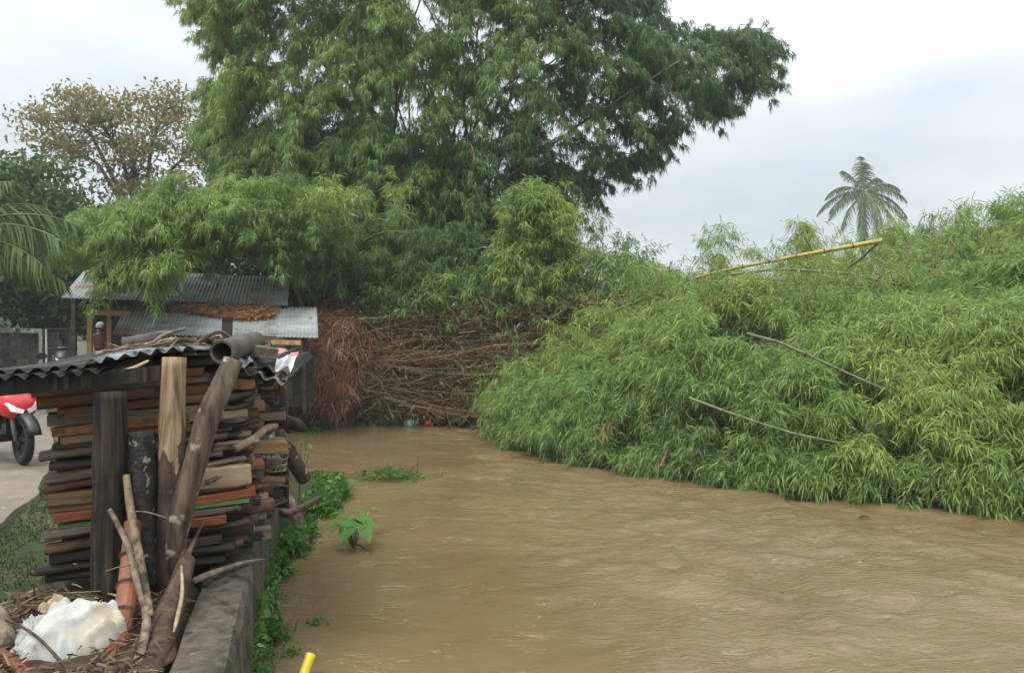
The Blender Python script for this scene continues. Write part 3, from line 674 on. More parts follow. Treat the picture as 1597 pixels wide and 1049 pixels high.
# foliage: front mound, described by its water line and crest as columns of directions
colp = np.array([745, 790, 830, 870, 910, 960, 1010, 1060, 1100, 1150, 1200, 1250, 1300, 1350, 1400, 1450, 1500, 1550, 1597, 1700, 1850], float)
boty = np.array([672, 690, 702, 714, 724, 732, 740, 748, 754, 760, 766, 771, 776, 781, 786, 792, 797, 802, 806, 815, 825], float)
topy = np.array([645, 630, 604, 588, 568, 534, 500, 464, 458, 450, 451, 456, 444, 436, 430, 426, 420, 402, 382, 356, 336], float)
deep = np.array([1.0, 1.3, 1.6, 1.9, 2.4, 3.0, 3.8, 4.2, 4.5, 4.8, 5.0, 5.1, 5.2, 5.3, 5.4, 5.5, 5.5, 5.6, 5.6, 5.8, 6.0])
def mound(pc, v, inset=0.0):
    db = (EYE - ZW) * F / (np.interp(pc, colp, boty) - HY); dc = db + np.interp(pc, colp, deep)
    zc = EYE - (np.interp(pc, colp, topy) - HY) / F * dc
    ph = v * math.pi / 2
    d = db + (dc - db) * (1 - np.cos(np.clip(ph, 0, math.pi / 2))) + np.clip(v - 1, 0, 1) * 3.0
    z = ZW + (zc - ZW) * np.sin(ph)
    return np.stack([(pc - CX) / F * d, d, z], -1) + np.array([0.25, 0.9, -0.35]) * inset
# sample evenly in real size
n_ = 2050
pc = rng.uniform(745, 1850, 30000); v = rng.uniform(0.0, 1.3, 30000)
E = 1e-2
Jx = (mound(pc + 1, v) - mound(pc - 1, v)) / 2; Jv = (mound(pc, v + E) - mound(pc, v - E)) / (2 * E)
Nn = np.cross(Jx, Jv); ar = np.linalg.norm(Nn, axis=1); keep = rng.random(30000) < ar / np.percentile(ar, 97)
P = mound(pc, v); gap = vnoise(P[:, 0] * 1.5 + P[:, 1] * 0.5, P[:, 2] * 1.9 + P[:, 1] * 0.3, 57) + 0.5 * vnoise(P[:, 0] * 3.1, P[:, 2] * 3.5, 58)
keep &= (gap > -0.42) | (v < 0.12) | (v > 0.9)
pc, v, Nn = pc[keep][:n_], v[keep][:n_], nrm(Nn[keep][:n_])
Nn = np.where(Nn[:, 1:2] > 0, -Nn, Nn)
P = mound(pc, v)
bul = 0.34 * vnoise(P[:, 0] * 1.1 + P[:, 1] * 0.4, P[:, 2] * 1.3, 51) + 0.14 * vnoise(P[:, 0] * 2.3, P[:, 2] * 2.3 + P[:, 1], 52)
P = P + Nn * bul[:, None] * sstep(0.0, 0.25, v)[:, None]
ins = np.where(rng.random(len(P)) < 0.38, rng.uniform(0.3, 1.1, len(P)), 0.0)
P = P - Nn * ins[:, None] * np.array([0.6, 0.8, 1.0])
A = nrm(Nn * 0.45 + rng.normal(size=P.shape) * 0.5 + np.array([0.25, -0.12, 0.30]))
Ls = rng.uniform(0.4, 0.95, len(P)) * np.clip(0.5 + v * 1.5, 0.5, 1.0)
Ls = np.where(v < 0.12, Ls * 0.8, Ls)
P = P - A * (Ls * 0.45)[:, None]; P[:, 2] = np.maximum(P[:, 2], ZW + 0.22)
A[:, 2] = np.where(v < 0.2, np.maximum(A[:, 2], 0.15), A[:, 2])
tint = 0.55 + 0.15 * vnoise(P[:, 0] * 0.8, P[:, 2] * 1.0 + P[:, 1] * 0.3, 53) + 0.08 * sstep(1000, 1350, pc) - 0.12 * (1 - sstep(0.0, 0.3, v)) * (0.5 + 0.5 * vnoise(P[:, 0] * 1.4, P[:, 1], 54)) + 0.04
left = pc < 1130
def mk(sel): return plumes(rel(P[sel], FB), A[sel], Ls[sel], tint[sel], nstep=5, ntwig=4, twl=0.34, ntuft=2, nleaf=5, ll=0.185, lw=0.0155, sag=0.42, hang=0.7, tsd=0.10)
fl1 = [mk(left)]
# upper foliage behind the bare culms, and the upright spray
back = [(560, 470), (600, 432), (660, 415), (740, 405), (800, 380), (900, 385), (955, 392), (1000, 395), (1060, 420), (1060, 480), (900, 500), (820, 492), (700, 492), (600, 486)]
Pb, pb, ub = volume_points(back, 260, 17.9, 0.8, 40, 0.6)
Ab = nrm(rng.normal(size=Pb.shape) * 0.45 + np.array([0.55, -0.5, 0.3])); Lb = rng.uniform(0.5, 1.0, len(Pb)); Pb = Pb - Ab * (Lb * 0.4)[:, None]
fl1.append(plumes(rel(Pb, FB), Ab, Lb, 0.48 + 0.12 * rng.normal(size=len(Pb)), nstep=6, ntwig=3, twl=0.36, ntuft=2, nleaf=4, ll=0.19, lw=0.022, sag=0.45, tsd=0.12))
upr = [(800, 292), (830, 280), (870, 300), (886, 335), (890, 380), (890, 430), (900, 470), (760, 470), (765, 420), (778, 370), (795, 330)]
Pb, pb, ub = volume_points(upr, 150, 17.6, 0.7, 40, 0.6)
Ab = nrm(rng.normal(size=Pb.shape) * 0.4 + np.array([-0.1, -0.5, 0.6])); Lb = rng.uniform(0.5, 1.0, len(Pb)); Pb = Pb - Ab * (Lb * 0.4)[:, None]
fl1.append(plumes(rel(Pb, FB), Ab, Lb, 0.66 + 0.08 * rng.normal(size=len(Pb)), nstep=6, ntwig=3, twl=0.34, ntuft=2, nleaf=6, ll=0.2, lw=0.024, sag=0.5))
thin = [(880, 330), (905, 320), (935, 345), (985, 372), (1010, 395), (960, 440), (900, 440), (885, 390)]
Pb, pb, ub = volume_points(thin, 34, 18.8, 0.8, 40, 0.5)
Ab = nrm(rng.normal(size=Pb.shape) * 0.4 + np.array([0.3, -0.3, 0.8])); Lb = rng.uniform(0.4, 0.9, len(Pb))
fl1.append(plumes(rel(Pb, FB), Ab, Lb, 0.46 + 0.10 * rng.normal(size=len(Pb)), nstep=5, ntwig=2, twl=0.3, ntuft=1, nleaf=4, ll=0.19, lw=0.022, sag=0.3))
# dark sprays hanging under the culms to the water
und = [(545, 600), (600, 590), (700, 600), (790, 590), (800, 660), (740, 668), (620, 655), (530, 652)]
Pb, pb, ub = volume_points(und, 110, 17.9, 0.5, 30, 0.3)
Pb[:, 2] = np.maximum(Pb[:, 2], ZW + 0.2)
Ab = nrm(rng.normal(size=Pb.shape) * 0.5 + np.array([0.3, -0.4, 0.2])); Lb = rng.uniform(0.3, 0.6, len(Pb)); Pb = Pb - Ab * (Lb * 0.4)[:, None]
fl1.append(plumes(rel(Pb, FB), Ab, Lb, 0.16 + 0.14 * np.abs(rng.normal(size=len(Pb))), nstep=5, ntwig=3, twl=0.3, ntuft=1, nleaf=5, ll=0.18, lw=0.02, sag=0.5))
nd_ = 15; pdx = rng.uniform(770, 1120, nd_); vdx = rng.uniform(0.02, 0.75, nd_); Pd = mound(pdx, vdx) + np.array([0, -.08, .12]); Pd[:, 2] = np.maximum(Pd[:, 2], ZW + .3)
Ad = nrm(rng.normal(size=Pd.shape) * 0.4 + np.array([-0.2, -0.5, -0.1]))
fl1.append(plumes(rel(Pd, FB), Ad, rng.uniform(0.15, 0.4, nd_), np.full(nd_, 1.0), nstep=3, ntwig=2, twl=0.16, ntuft=1, nleaf=4, ll=0.2, lw=0.018, sag=0.5, hang=1.0, tsd=0.08))
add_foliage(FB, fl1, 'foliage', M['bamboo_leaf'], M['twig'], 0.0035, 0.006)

# the right-hand part of the heap: another fallen clump, yellower
FB2 = empty('fallen_bamboo_clump', (6.5, 12.6, -0.2))
tag(FB2, 'collapsed yellow-green bamboo thicket heaped over the water under the yellow cane', 'bamboo')
def mk2(sel): return plumes(rel(P[sel], FB2), A[sel], Ls[sel], tint[sel], nstep=5, ntwig=4, twl=0.34, ntuft=2, nleaf=5, ll=0.185, lw=0.0155, sag=0.42, hang=0.7, tsd=0.10)
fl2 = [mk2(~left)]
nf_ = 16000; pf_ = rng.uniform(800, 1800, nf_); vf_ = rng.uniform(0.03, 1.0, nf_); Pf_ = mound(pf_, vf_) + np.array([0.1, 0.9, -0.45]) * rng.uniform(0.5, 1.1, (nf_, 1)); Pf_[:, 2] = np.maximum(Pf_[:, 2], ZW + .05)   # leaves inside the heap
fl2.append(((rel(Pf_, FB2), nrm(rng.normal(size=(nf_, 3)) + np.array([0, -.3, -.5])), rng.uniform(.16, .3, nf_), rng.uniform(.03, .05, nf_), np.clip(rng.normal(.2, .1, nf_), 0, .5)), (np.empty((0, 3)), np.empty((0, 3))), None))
tips = [(1215, 375), (1235, 362), (1262, 372), (1278, 390), (1285, 405), (1215, 410)], [(1418, 355), (1440, 335), (1458, 345), (1466, 380), (1420, 385)], [(1540, 320), (1570, 308), (1610, 317), (1610, 355), (1520, 370), (1495, 380), (1495, 362), (1515, 356)]
for tp_, dd in zip(tips, (16.0, 15.5, 15.0)):
    Pb, pb, ub = volume_points(tp_, 16, dd, 0.5, 30, 0.4)
    Ab = nrm(rng.normal(size=Pb.shape) * 0.35 + np.array([0.2, -0.1, 0.9])); Lb = rng.uniform(0.4, 0.8, len(Pb)); Pb = Pb - Ab * (Lb * 0.5)[:, None]
    fl2.append(plumes(rel(Pb, FB2), Ab, Lb, 0.5 + 0.1 * rng.normal(size=len(Pb)), nstep=5, ntwig=2, twl=0.26, ntuft=1, nleaf=4, ll=0.18, lw=0.021, sag=0.25))
nl_ = 170; pl_ = rng.uniform(1130, 1720, nl_); vl_ = rng.uniform(0.0, 0.12, nl_); Pl_ = mound(pl_, vl_) + np.array([0, 0.15, 0]) + np.array([0, 0.35, 0]) * rng.random((nl_, 1)); Pl_[:, 2] = np.maximum(Pl_[:, 2], ZW + .25)
Al_ = nrm(rng.normal(size=Pl_.shape) * 0.5 + np.array([0.1, -0.6, 0.15]))
fl2.append(plumes(rel(Pl_, FB2), Al_, rng.uniform(0.25, 0.5, nl_), 0.45 + 0.1 * rng.normal(size=nl_), nstep=4, ntwig=3, twl=0.3, ntuft=2, nleaf=5, ll=0.18, lw=0.016, sag=0.5, hang=0.8))
nw = 130; pw = rng.uniform(1010, 1640, nw); vw = rng.uniform(0.55, 1.02, nw); Pw = mound(pw, vw) + np.array([0, 0, 0.25])   # wispy shoots standing out of the heap
Aw = nrm(rng.normal(size=Pw.shape) * 0.4 + np.array([0.25, -0.2, 1.0]))
fl2.append(plumes(rel(Pw, FB2), Aw, rng.uniform(0.35, 0.75, nw), 0.55 + 0.1 * rng.normal(size=nw), nstep=6, ntwig=1, twl=0.2, ntuft=1, nleaf=5, ll=0.17, lw=0.015, sag=0.12, hang=0.5))
add_foliage(FB2, fl2, 'foliage', M['bamboo_leaf'], M['twig'], 0.0035, 0.006)
for k in range(26):   # arched culms that carry the heap
    p0 = (1.5 + random.uniform(0, 2) - 6.5, 16.0 + random.uniform(-0.5, 1.0) - 12.6, 0.9 + random.uniform(0, 1.2)); a_ = random.uniform(-0.75, 0.0); Lk = random.uniform(4, 9)
    pts = [(p0[0] + math.cos(a_) * Lk * t, p0[1] + math.sin(a_) * Lk * t * 0.75, p0[2] + 1.2 * math.sin(math.pi * t) * (1 - 0.2 * t) - 0.6 * t) for t in [i / 7 for i in range(8)]]
    culm('culm', pts, 0.035, 0.012, M['culm_green'] if k % 4 else M['culm_brown'], FB2, 0.4, 6)

# broken canes lying on the heap
def cane(name, pix, r0, r1, mat, label, gap=0.36, cat='bamboo cane', nseg=8, swell=1.36):
    P_ = [at(*q) for q in pix]; base = P_[0].copy()
    e = empty(name, base); tag(e, label, cat)
    culm('culm', [p_ - base for p_ in P_], r0, r1, mat, e, gap, nseg)
    tot = sum(np.linalg.norm(P_[i + 1] - P_[i]) for i in range(len(P_) - 1)); k_ = max(2, int(tot / gap))
    for i in range(1, k_):
        s_ = tot * i / k_; acc = 0
        for a_, b_ in zip(P_[:-1], P_[1:]):
            ln = np.linalg.norm(b_ - a_)
            if acc + ln >= s_: q = a_ + (b_ - a_) * (s_ - acc) / ln; dv = (b_ - a_) / ln; break
            acc += ln
        r_ = (r0 + (r1 - r0) * i / k_) * swell * (1.0 if nseg == 8 else 1.16); MB().tube([q - base - dv * .009, q - base, q - base + dv * .009], [r_ * .9, r_, r_ * .9], nseg + 1).build('node', M['stick_dark'], e)
        if i % 2 and nseg == 8: MB().tube([q - base, q - base + dv * .06 + np.array([0, -.03, .07 * random.choice((-1, 1))])], [.006, .002], 5).build('stub', M['stick'], e)
    return e
ry = cane('broken_bamboo_cane', [(1085, 433, 14.6), (1135, 420, 14.2), (1260, 396, 13.6), (1376, 375, 13.2)], 0.028, 0.040, M['culm_yellow'], 'thick yellow bamboo cane jutting from the top of the fallen bamboo heap', 0.40)
c2 = culm('side_branch', [at(1372, 376, 13.2) - np.array(ry.location), at(1345, 402, 13.5) - np.array(ry.location), at(1320, 420, 13.8) - np.array(ry.location)], 0.02, 0.014, M['culm_green'], ry, 0.3, 6)
cane('broken_bamboo_cane', [(1165, 520, 11.2), (1225, 536, 10.8), (1300, 572, 10.4), (1390, 612, 10.0), (1530, 668, 9.7)], 0.022, 0.013, M['culm_green'], 'long grey-green bamboo cane sloping down across the yellow-green heap', 0.4)
cane('broken_bamboo_cane', [(1075, 620, 10.9), (1150, 648, 10.5), (1230, 674, 10.2), (1308, 690, 9.9)], 0.018, 0.011, M['culm_green'], 'straight green bamboo cane with reddish broken tip low over the water', 0.4)
cane('broken_bamboo_cane', [(945, 590, 13.8), (975, 560, 14.2), (1000, 535, 14.6), (1022, 512, 15.0)], 0.022, 0.012, M['stick'], 'split pale brown cane sticking out of the green foliage near the bare culms', 0.4)
cane('broken_bamboo_cane', [(1030, 728, 11.1), (1040, 705, 11.2), (1046, 698, 11.3)], 0.02, 0.016, M['culm_red'], 'short reddish cane stub hanging at the foot of the heap', 0.3)
cane('broken_bamboo_cane', [(735, 668, 16.6), (748, 662, 16.8), (765, 650, 17.0)], 0.03, 0.022, M['culm_red'], 'orange-brown cane stub poking from dark leaves at the water', 0.3)

# --- generic broadleaf tree
def tree(name, base, crown, label, leafmat, nl=9000, ll=0.16, lw=0.09, spread=0.5, r=0.22, tint0=0.5, seed=1, barkm='bark', lean=(0, 0), tsd=0.22, flat=0.6, cat='tree'):
    e = empty(name, base); tag(e, label, cat)
    rs = np.random.default_rng(seed); C = crown - np.array(base)
    H = C[:, 2].min(); top = np.array([lean[0], lean[1], max(0.5, H * 0.9)])
    MB().tube([(0, 0, -0.15), top * 0.5 + rs.normal(size=3) * 0.08, top], [r, r * 0.8, r * 0.62], 10, jit=0.06).build('trunk', M[barkm], e, smooth=True)
    k = 8; cen = C[rs.choice(len(C), k, replace=False)]
    for _ in range(5):
        lab = np.argmin(((C[:, None] - cen[None]) ** 2).sum(-1), 1)
        for i in range(k):
            if (lab == i).any(): cen[i] = C[lab == i].mean(0)
    P0, P1, R0, R1 = [], [], [], []
    for i in range(k):
        mid = top * 0.45 + cen[i] * 0.55 + np.array([0, 0, 0.12 * np.linalg.norm(cen[i] - top)]) + rs.normal(size=3) * 0.15
        MB().tube([top * 0.96, (top + mid) / 2 + rs.normal(size=3) * 0.08, mid, cen[i]], [r * 0.55, r * 0.42, r * 0.3, r * 0.15], 7).build('limb', M[barkm], e, smooth=True)
        for p in C[lab == i]:
            s_ = mid * rs.uniform(0, 0.6) + cen[i] * 0
            a = mid + (cen[i] - mid) * rs.uniform(0.1, 1.0); b2 = a * 0.4 + p * 0.6 + rs.normal(size=3) * 0.12
            P0 += [a, b2]; P1 += [b2, p]; R0 += [r * 0.13, r * 0.08]; R1 += [r * 0.08, r * 0.03]
    o = link('branches', stick_mesh('branches', np.array(P0), np.array(P1), np.array(R0), np.array(R1), M[barkm]), e); tag(o, kind='stuff')
    pi = rs.integers(0, len(C), nl)
    B = C[pi] + rs.normal(size=(nl, 3)) * spread * np.array([1, 1, flat])
    D = nrm(rs.normal(size=(nl, 3)) + np.array([0, 0, -0.3]))
    ct = rs.normal(size=len(C)) * tsd * 0.6
    T = np.clip(tint0 + ct[pi] + rs.normal(size=nl) * tsd * 0.6, 0, 1)
    o = link('crown', leaf_mesh('crown', B, D, ll * rs.uniform(0.6, 1.3, nl), lw * rs.uniform(0.7, 1.3, nl), T, leafmat), e); tag(o, kind='stuff')
    return e

bz = [(12, 205), (60, 185), (110, 150), (175, 142), (230, 150), (270, 138), (310, 170), (325, 225), (335, 270), (320, 320), (250, 330), (190, 320), (130, 260), (60, 225)]
Cb, _, _ = volume_points(bz, 210, 36.0, 2.6, 60, 0.3)
tree('bronze_leaved_tree', at(215, 540, 36.0) * np.array([1, 1, 0]), Cb, 'bronze-leaved tree with thin spreading branches rising behind the shed', M['bronze_leaf'], nl=8500, ll=0.23, lw=0.11, spread=0.38, r=0.24, seed=5, tint0=0.42, flat=0.45)
dk = [(-60, 330), (-10, 280), (60, 255), (110, 275), (140, 320), (150, 370), (120, 400), (60, 395), (-60, 400)]
Cb, _, _ = volume_points(dk, 80, 30.0, 2.2, 60, 0.4)
tree('broadleaf_tree', at(60, 560, 30) * np.array([1, 1, 0]), Cb, 'leafy green broadleaf tree between the palm fronds and the bronze tree', M['broad_leaf'], nl=12000, ll=0.26, lw=0.13, spread=0.5, r=0.2, seed=8, tint0=0.5)
for i, (poly, d, lab) in enumerate([([(-160, 360), (-40, 340), (60, 370), (120, 410), (110, 470), (-160, 480)], 24.8, 'dark shaded tree standing right behind the block wall'),
                                    ([(60, 400), (150, 380), (240, 400), (250, 500), (80, 505)], 25.5, 'dark shaded bush behind the yellow shed posts'),
                                    ([(230, 390), (380, 380), (520, 400), (540, 500), (260, 505)], 23.0, 'dark shaded bush behind the corrugated shed roofs')]):
    Cb, _, _ = volume_points(poly, 70, d, 2.4 if i == 0 else 1.4, 50, 0.4)
    b_ = at((poly[0][0] + poly[2][0]) / 2 + 20, 560, d + (1.6 if i == 0 else 0)); b_[2] = 0.0
    tree('broadleaf_tree', b_, Cb, lab, M['broad_leaf'], nl=9000, ll=0.24, lw=0.12, spread=0.5, r=0.12, seed=20 + i, tint0=0.25)

# --- palms
def frond(parent, base, az, el, L, droop, nleaf=46, ll=0.6, lw=0.045, tint=0.5, hang=0.9, twist=0.0):
    ts = np.linspace(0, 1, 14); h = np.array([math.cos(az), math.sin(az), 0.0])
    def P(t): return np.array(base) + h * (L * t * math.cos(el) * (1 - 0.15 * t * t)) + np.array([0, 0, 1.0]) * (L * (math.sin(el) * t - droop * t * t))
    fr = empty if False else None
    o = MB().tube([P(t) for t in ts], [0.035 * L / 4 * (1 - 0.85 * t) + 0.004 for t in ts], 5).build('frond', M['culm_green'], parent, smooth=True)
    B, D, Ls, Ws, T = [], [], [], [], []
    sd = np.cross(h, [0, 0, 1.0])
    for i in range(nleaf):
        t = 0.1 + 0.9 * i / nleaf; p = P(t); tg = nrm(P(min(1, t + 0.02)) - P(t - 0.02))
        for sgn in (-1, 1):
            d = nrm(sd * sgn * 0.8 + tg * (0.45 + 0.5 * t) + np.array([0, 0, -hang * random.uniform(0.6, 1.1)]) + rng.normal(size=3) * 0.08)
            B.append(p); D.append(d); Ls.append(ll * math.sin(math.pi * (0.12 + 0.85 * t)) ** 0.6 * random.uniform(0.85, 1.1)); Ws.append(lw); T.append(tint + random.uniform(-0.12, 0.12))
    lo = link('leaflets', blade_mesh('leaflets', np.array(B), np.array(D), np.array(Ls), np.array(Ws), np.array(T), M['palm_leaf'], 0.25), o); tag(lo, kind='stuff')

def palm(name, base, H, label, fronds, L, r=0.16, lean=(0, 0), **k):
    e = empty(name, base); tag(e, label, 'palm')
    pts = [(lean[0] * (t ** 2), lean[1] * (t ** 2), -0.2 + (H + 0.2) * t) for t in [i / 16 for i in range(17)]]
    MB().tube(pts, [r * (1.35 - 0.5 * t) * (1.0 + 0.05 * (i % 2)) for i, t in enumerate([j / 16 for j in range(17)])], 10).build('trunk', M['bark'], e, smooth=True)
    for (az, el, lf, dr, ti) in fronds: frond(e, pts[-1], R(az), R(el), L * lf, dr, tint=ti, **k)
    return e
far = at(1347, 300, 84.0)
fr = [(185, 30, 1, .62, .3), (170, 12, 1, .62, .35), (200, -4, .95, .5, .3), (215, -28, .95, .35, .35), (150, 62, .95, .42, .4), (95, 82, .95, .25, .45), (60, 74, 1.05, .40, .45), (30, 55, 1.0, .55, .4), (0, 38, 1, .58, .35),
      (-10, 25, .98, .62, .35), (5, 5, 1, .55, .35), (-25, -18, .95, .40, .35), (-50, -30, .95, .40, .6), (-90, -40, .95, .35, .65), (-120, -48, .9, .35, .55), (250, -55, .9, .3, .4), (270, -20, .9, .5, .6), (80, 30, .9, .5, .3), (120, 10, .9, .5, .3)]
palm('coconut_palm', (far[0], 84.0, 0.0), far[2], 'distant coconut palm rising above the fallen bamboo heap', fr, 5.7, 0.26, nleaf=44, ll=1.15, lw=0.11)
nearp = at(-110, 372, 14.0)
fr = [(0, 22, 1.0, .42, .45), (-14, 6, .95, .30, .6), (14, 30, 1.05, .42, .4), (-28, 32, 1.0, .52, .55), (32, 42, .95, .45, .4), (-8, 48, .95, .42, .5), (60, 30, 1, .5, .4), (100, 40, 1, .5, .4), (150, 30, 1, .5, .4), (200, 35, 1, .5, .4), (250, 30, 1, .5, .5), (300, 25, 1, .5, .5), (-45, 10, .95, .42, .5), (5, -8, 0.9, .15, .55)]
palm('coconut_palm', (nearp[0], 14.0, 0.0), nearp[2], 'coconut palm whose drooping fronds hang beside the block wall', fr, 3.1, 0.15, nleaf=52, ll=0.62, lw=0.035)

# woodland closing the view far behind the river
n_ = 16000; Px = rng.uniform(-90, 90, n_); Py = 95 + 10 * vnoise(Px * 0.1, Px * 0 + 2, 60) + rng.uniform(-5, 5, n_)
Hh = 4.6 + 1.6 * vnoise(Px * 0.16, Px * 0, 61); Pz = Hh * rng.random(n_) ** 0.7
o = link('far_woodland', leaf_mesh('far_woodland', np.stack([Px, Py, Pz], -1), nrm(rng.normal(size=(n_, 3))), rng.uniform(0.8, 1.6, n_), rng.uniform(0.5, 0.9, n_), np.clip(rng.normal(0.4, 0.15, n_), 0, 1), M['broad_leaf']))
tag(o, 'low green woodland far behind the fallen bamboo', 'woodland', kind='stuff')

# ------------------------------------------------------------------ the shed beyond the woodpile
def corrugated(name, A0, A1, B0, B1, mat, parent=None, pitch=0.076, amp=0.011, sub=6, jit=0.0, thick=True, nd=1):
    """corrugated sheet: A0->A1 is the lower edge, B0->B1 the upper edge; ridges run from A to B"""
    A0, A1, B0, B1 = map(lambda q: np.array(q, float), (A0, A1, B0, B1))
    Wd = np.linalg.norm(A1 - A0); k = max(8, int(Wd / pitch * sub)); rings = []
    nrmv = np.cross(A1 - A0, B0 - A0); nrmv /= np.linalg.norm(nrmv)
    if nrmv[2] < 0: nrmv = -nrmv
    V = []; Fc = []
    for i in range(k + 1):
        t = i / k; o = nrmv * amp * math.sin(2 * math.pi * t * Wd / pitch)
        a = A0 * (1 - t) + A1 * t; b = B0 * (1 - t) + B1 * t
        for j in range(nd + 1):
            s_ = j / nd; jj = nrmv * jit * math.sin(5.1 * t * Wd + 3.3 * s_ * 2 + A0[0] * 7) + (nrmv * random.uniform(-1, 1) * jit * 0.3 if jit else 0)
            V.append(a * (1 - s_) + b * s_ + o + jj)
    n1 = nd + 1; m_ = len(V)
    V = V + [v_ - nrmv * 0.0025 for v_ in V]
    for i in range(k):
        for j in range(nd):
            q = (i * n1 + j, (i + 1) * n1 + j, (i + 1) * n1 + j + 1, i * n1 + j + 1); Fc.append(q); Fc.append(tuple(m_ + x for x in reversed(q)))
    for i in range(k):
        for j in (0, nd): Fc.append((i * n1 + j, (i + 1) * n1 + j, m_ + (i + 1) * n1 + j, m_ + i * n1 + j))
    return MB().add(V, Fc).build(name, mat, parent, smooth=True)

SH = empty('shed', (-6.0, 16.2, 0.0)); so = np.array(SH.location)
tag(SH, 'low open shed with two tiers of rusty corrugated roofing under drooping bamboo', 'shed')
def S(px, py, d): return at(px, py, d) - so
la, lb = S(176, 521, 15.0), S(494, 527, 15.0); ta, tb = S(197, 477, 16.2), S(492, 479, 16.2)
for i in range(5):
    t0, t1 = i / 5 - (0.006 if i else 0), (i + 1) / 5 + 0.006
    dz = np.array([0, 0, 0.012 * (i % 2)]); dl = np.array([0, -0.03, -0.015]) * random.uniform(-1, 1.2)
    corrugated('roof_sheet', la * (1 - t0) + lb * t0 + dz + dl, la * (1 - t1) + lb * t1 + dz + dl, ta * (1 - t0) + tb * t0 + dz, ta * (1 - t1) + tb * t1 + dz, M['zinc'], SH, nd=3)
la2, lb2 = S(95, 464, 16.1), S(446, 477, 16.1); ta2, tb2 = S(132, 421, 17.6), S(451, 432, 17.6)
for i in range(6):
    t0, t1 = i / 6 - (0.006 if i else 0), (i + 1) / 6 + 0.006; dz = np.array([0, 0, 0.012 * (i % 2)])
    corrugated('roof_sheet', la2 * (1 - t0) + lb2 * t0 + dz, la2 * (1 - t1) + lb2 * t1 + dz, ta2 * (1 - t0) + tb2 * t0 + dz, ta2 * (1 - t1) + tb2 * t1 + dz, M['zinc'], SH, nd=3)
def post(px, ytop, d, w, mat, parent, off, name='post', zb=-0.1):
    p = at(px, ytop, d); MB().box((p[0] - off[0], p[1] - off[1], (p[2] + zb) / 2 - off[2]), (w, w, p[2] - zb), 0.2).build(name, mat, parent)
post(140, 474, 15.5, 0.085, M['post_yellow'], SH, so); post(171, 440, 16.4, 0.085, M['post_yellow'], SH, so)
post(300, 500, 16.0, 0.09, M['wood_dark'], SH, so); post(475, 520, 15.2, 0.07, M['wood_dark'], SH, so); post(405, 528, 15.1, 0.06, M['post_yellow'], SH, so); post(440, 470, 17.3, 0.09, M['wood_dark'], SH, so); post(115, 440, 17.3, 0.09, M['wood_dark'], SH, so)
def beam(a, b, w, h, mat, parent, name='beam', n=2):
    a, b = np.array(a, float), np.array(b, float); d = (b - a) / np.linalg.norm(b - a); s_ = np.cross(d, [0, 0, 1.0]); s_ /= np.linalg.norm(s_); u_ = np.cross(s_, d)
    rings = [[p + s_ * w / 2 * x + u_ * h / 2 * y for x, y in ((-1, -1), (1, -1), (1, 1), (-1, 1))] for p in (a, b)]
    return MB().loft(rings).build(name, mat, parent)
beam(S(133, 487, 15.42), S(205, 489, 15.6), 0.05, 0.10, M['post_yellow'], SH)
beam(S(200, 529, 15.02), S(330, 530, 15.02), 0.06, 0.09, M['wood_tan'], SH)
beam(S(398, 533, 15.02), S(470, 534, 15.02), 0.06, 0.09, M['post_yellow'], SH)
beam(S(130, 470, 16.3), S(440, 482, 16.3), 0.06, 0.10, M['wood_dark'], SH)
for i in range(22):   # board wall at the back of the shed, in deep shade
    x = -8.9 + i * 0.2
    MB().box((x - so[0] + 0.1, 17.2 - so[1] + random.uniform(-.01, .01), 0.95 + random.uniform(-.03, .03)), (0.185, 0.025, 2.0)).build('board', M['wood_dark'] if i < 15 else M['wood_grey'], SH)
for i in range(3): # pale boards glimpsed under the lower eave
    p = S(420 + 22 * i, 560, 15.7); MB().box((p[0], p[1], 1.14), (0.24, 0.03, 0.22)).build('board', M['wood_pale'] if i != 1 else M['wood_grey'], SH)
for i in range(9):  # dark boards added to stand in for shade under the lower roof
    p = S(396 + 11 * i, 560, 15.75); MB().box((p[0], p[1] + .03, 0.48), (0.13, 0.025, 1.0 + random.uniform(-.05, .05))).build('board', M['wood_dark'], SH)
# dry bamboo litter on the lower roof
n_ = 5200; lp = sample_poly([(268, 484), (300, 477), (360, 476), (415, 477), (428, 483), (424, 496), (400, 501), (370, 500), (330, 494), (300, 490)], n_)
nv = np.cross(lb - la, ta - la); nv = nv / np.linalg.norm(nv); nv = nv if nv[2] > 0 else -nv
Dr = np.stack([(lp[:, 0] - CX) / F, np.ones(n_), -(lp[:, 1] - HY) / F], -1); O = np.array([0, 0, EYE]); pl0 = la + so + nv * 0.02
tt = ((pl0 - O) @ nv) / (Dr @ nv); LP = O + Dr * tt[:, None] + nv * rng.uniform(0.0, 0.09, n_)[:, None]
dd = nrm(rng.normal(size=(n_, 3)) * np.array([1, 0.5, 0.2])); dd = nrm(dd - (dd @ nv)[:, None] * nv * 0.8)
o = link('leaf_litter', leaf_mesh('leaf_litter', LP, dd, rng.uniform(0.08, 0.2, n_), rng.uniform(0.015, 0.03, n_), np.clip(rng.normal(0.5, 0.25, n_), 0, 1), M['dry'], 0.02)); tag(o, 'orange-brown dry bamboo litter lying on the lower corrugated roof', 'leaf litter', kind='stuff')

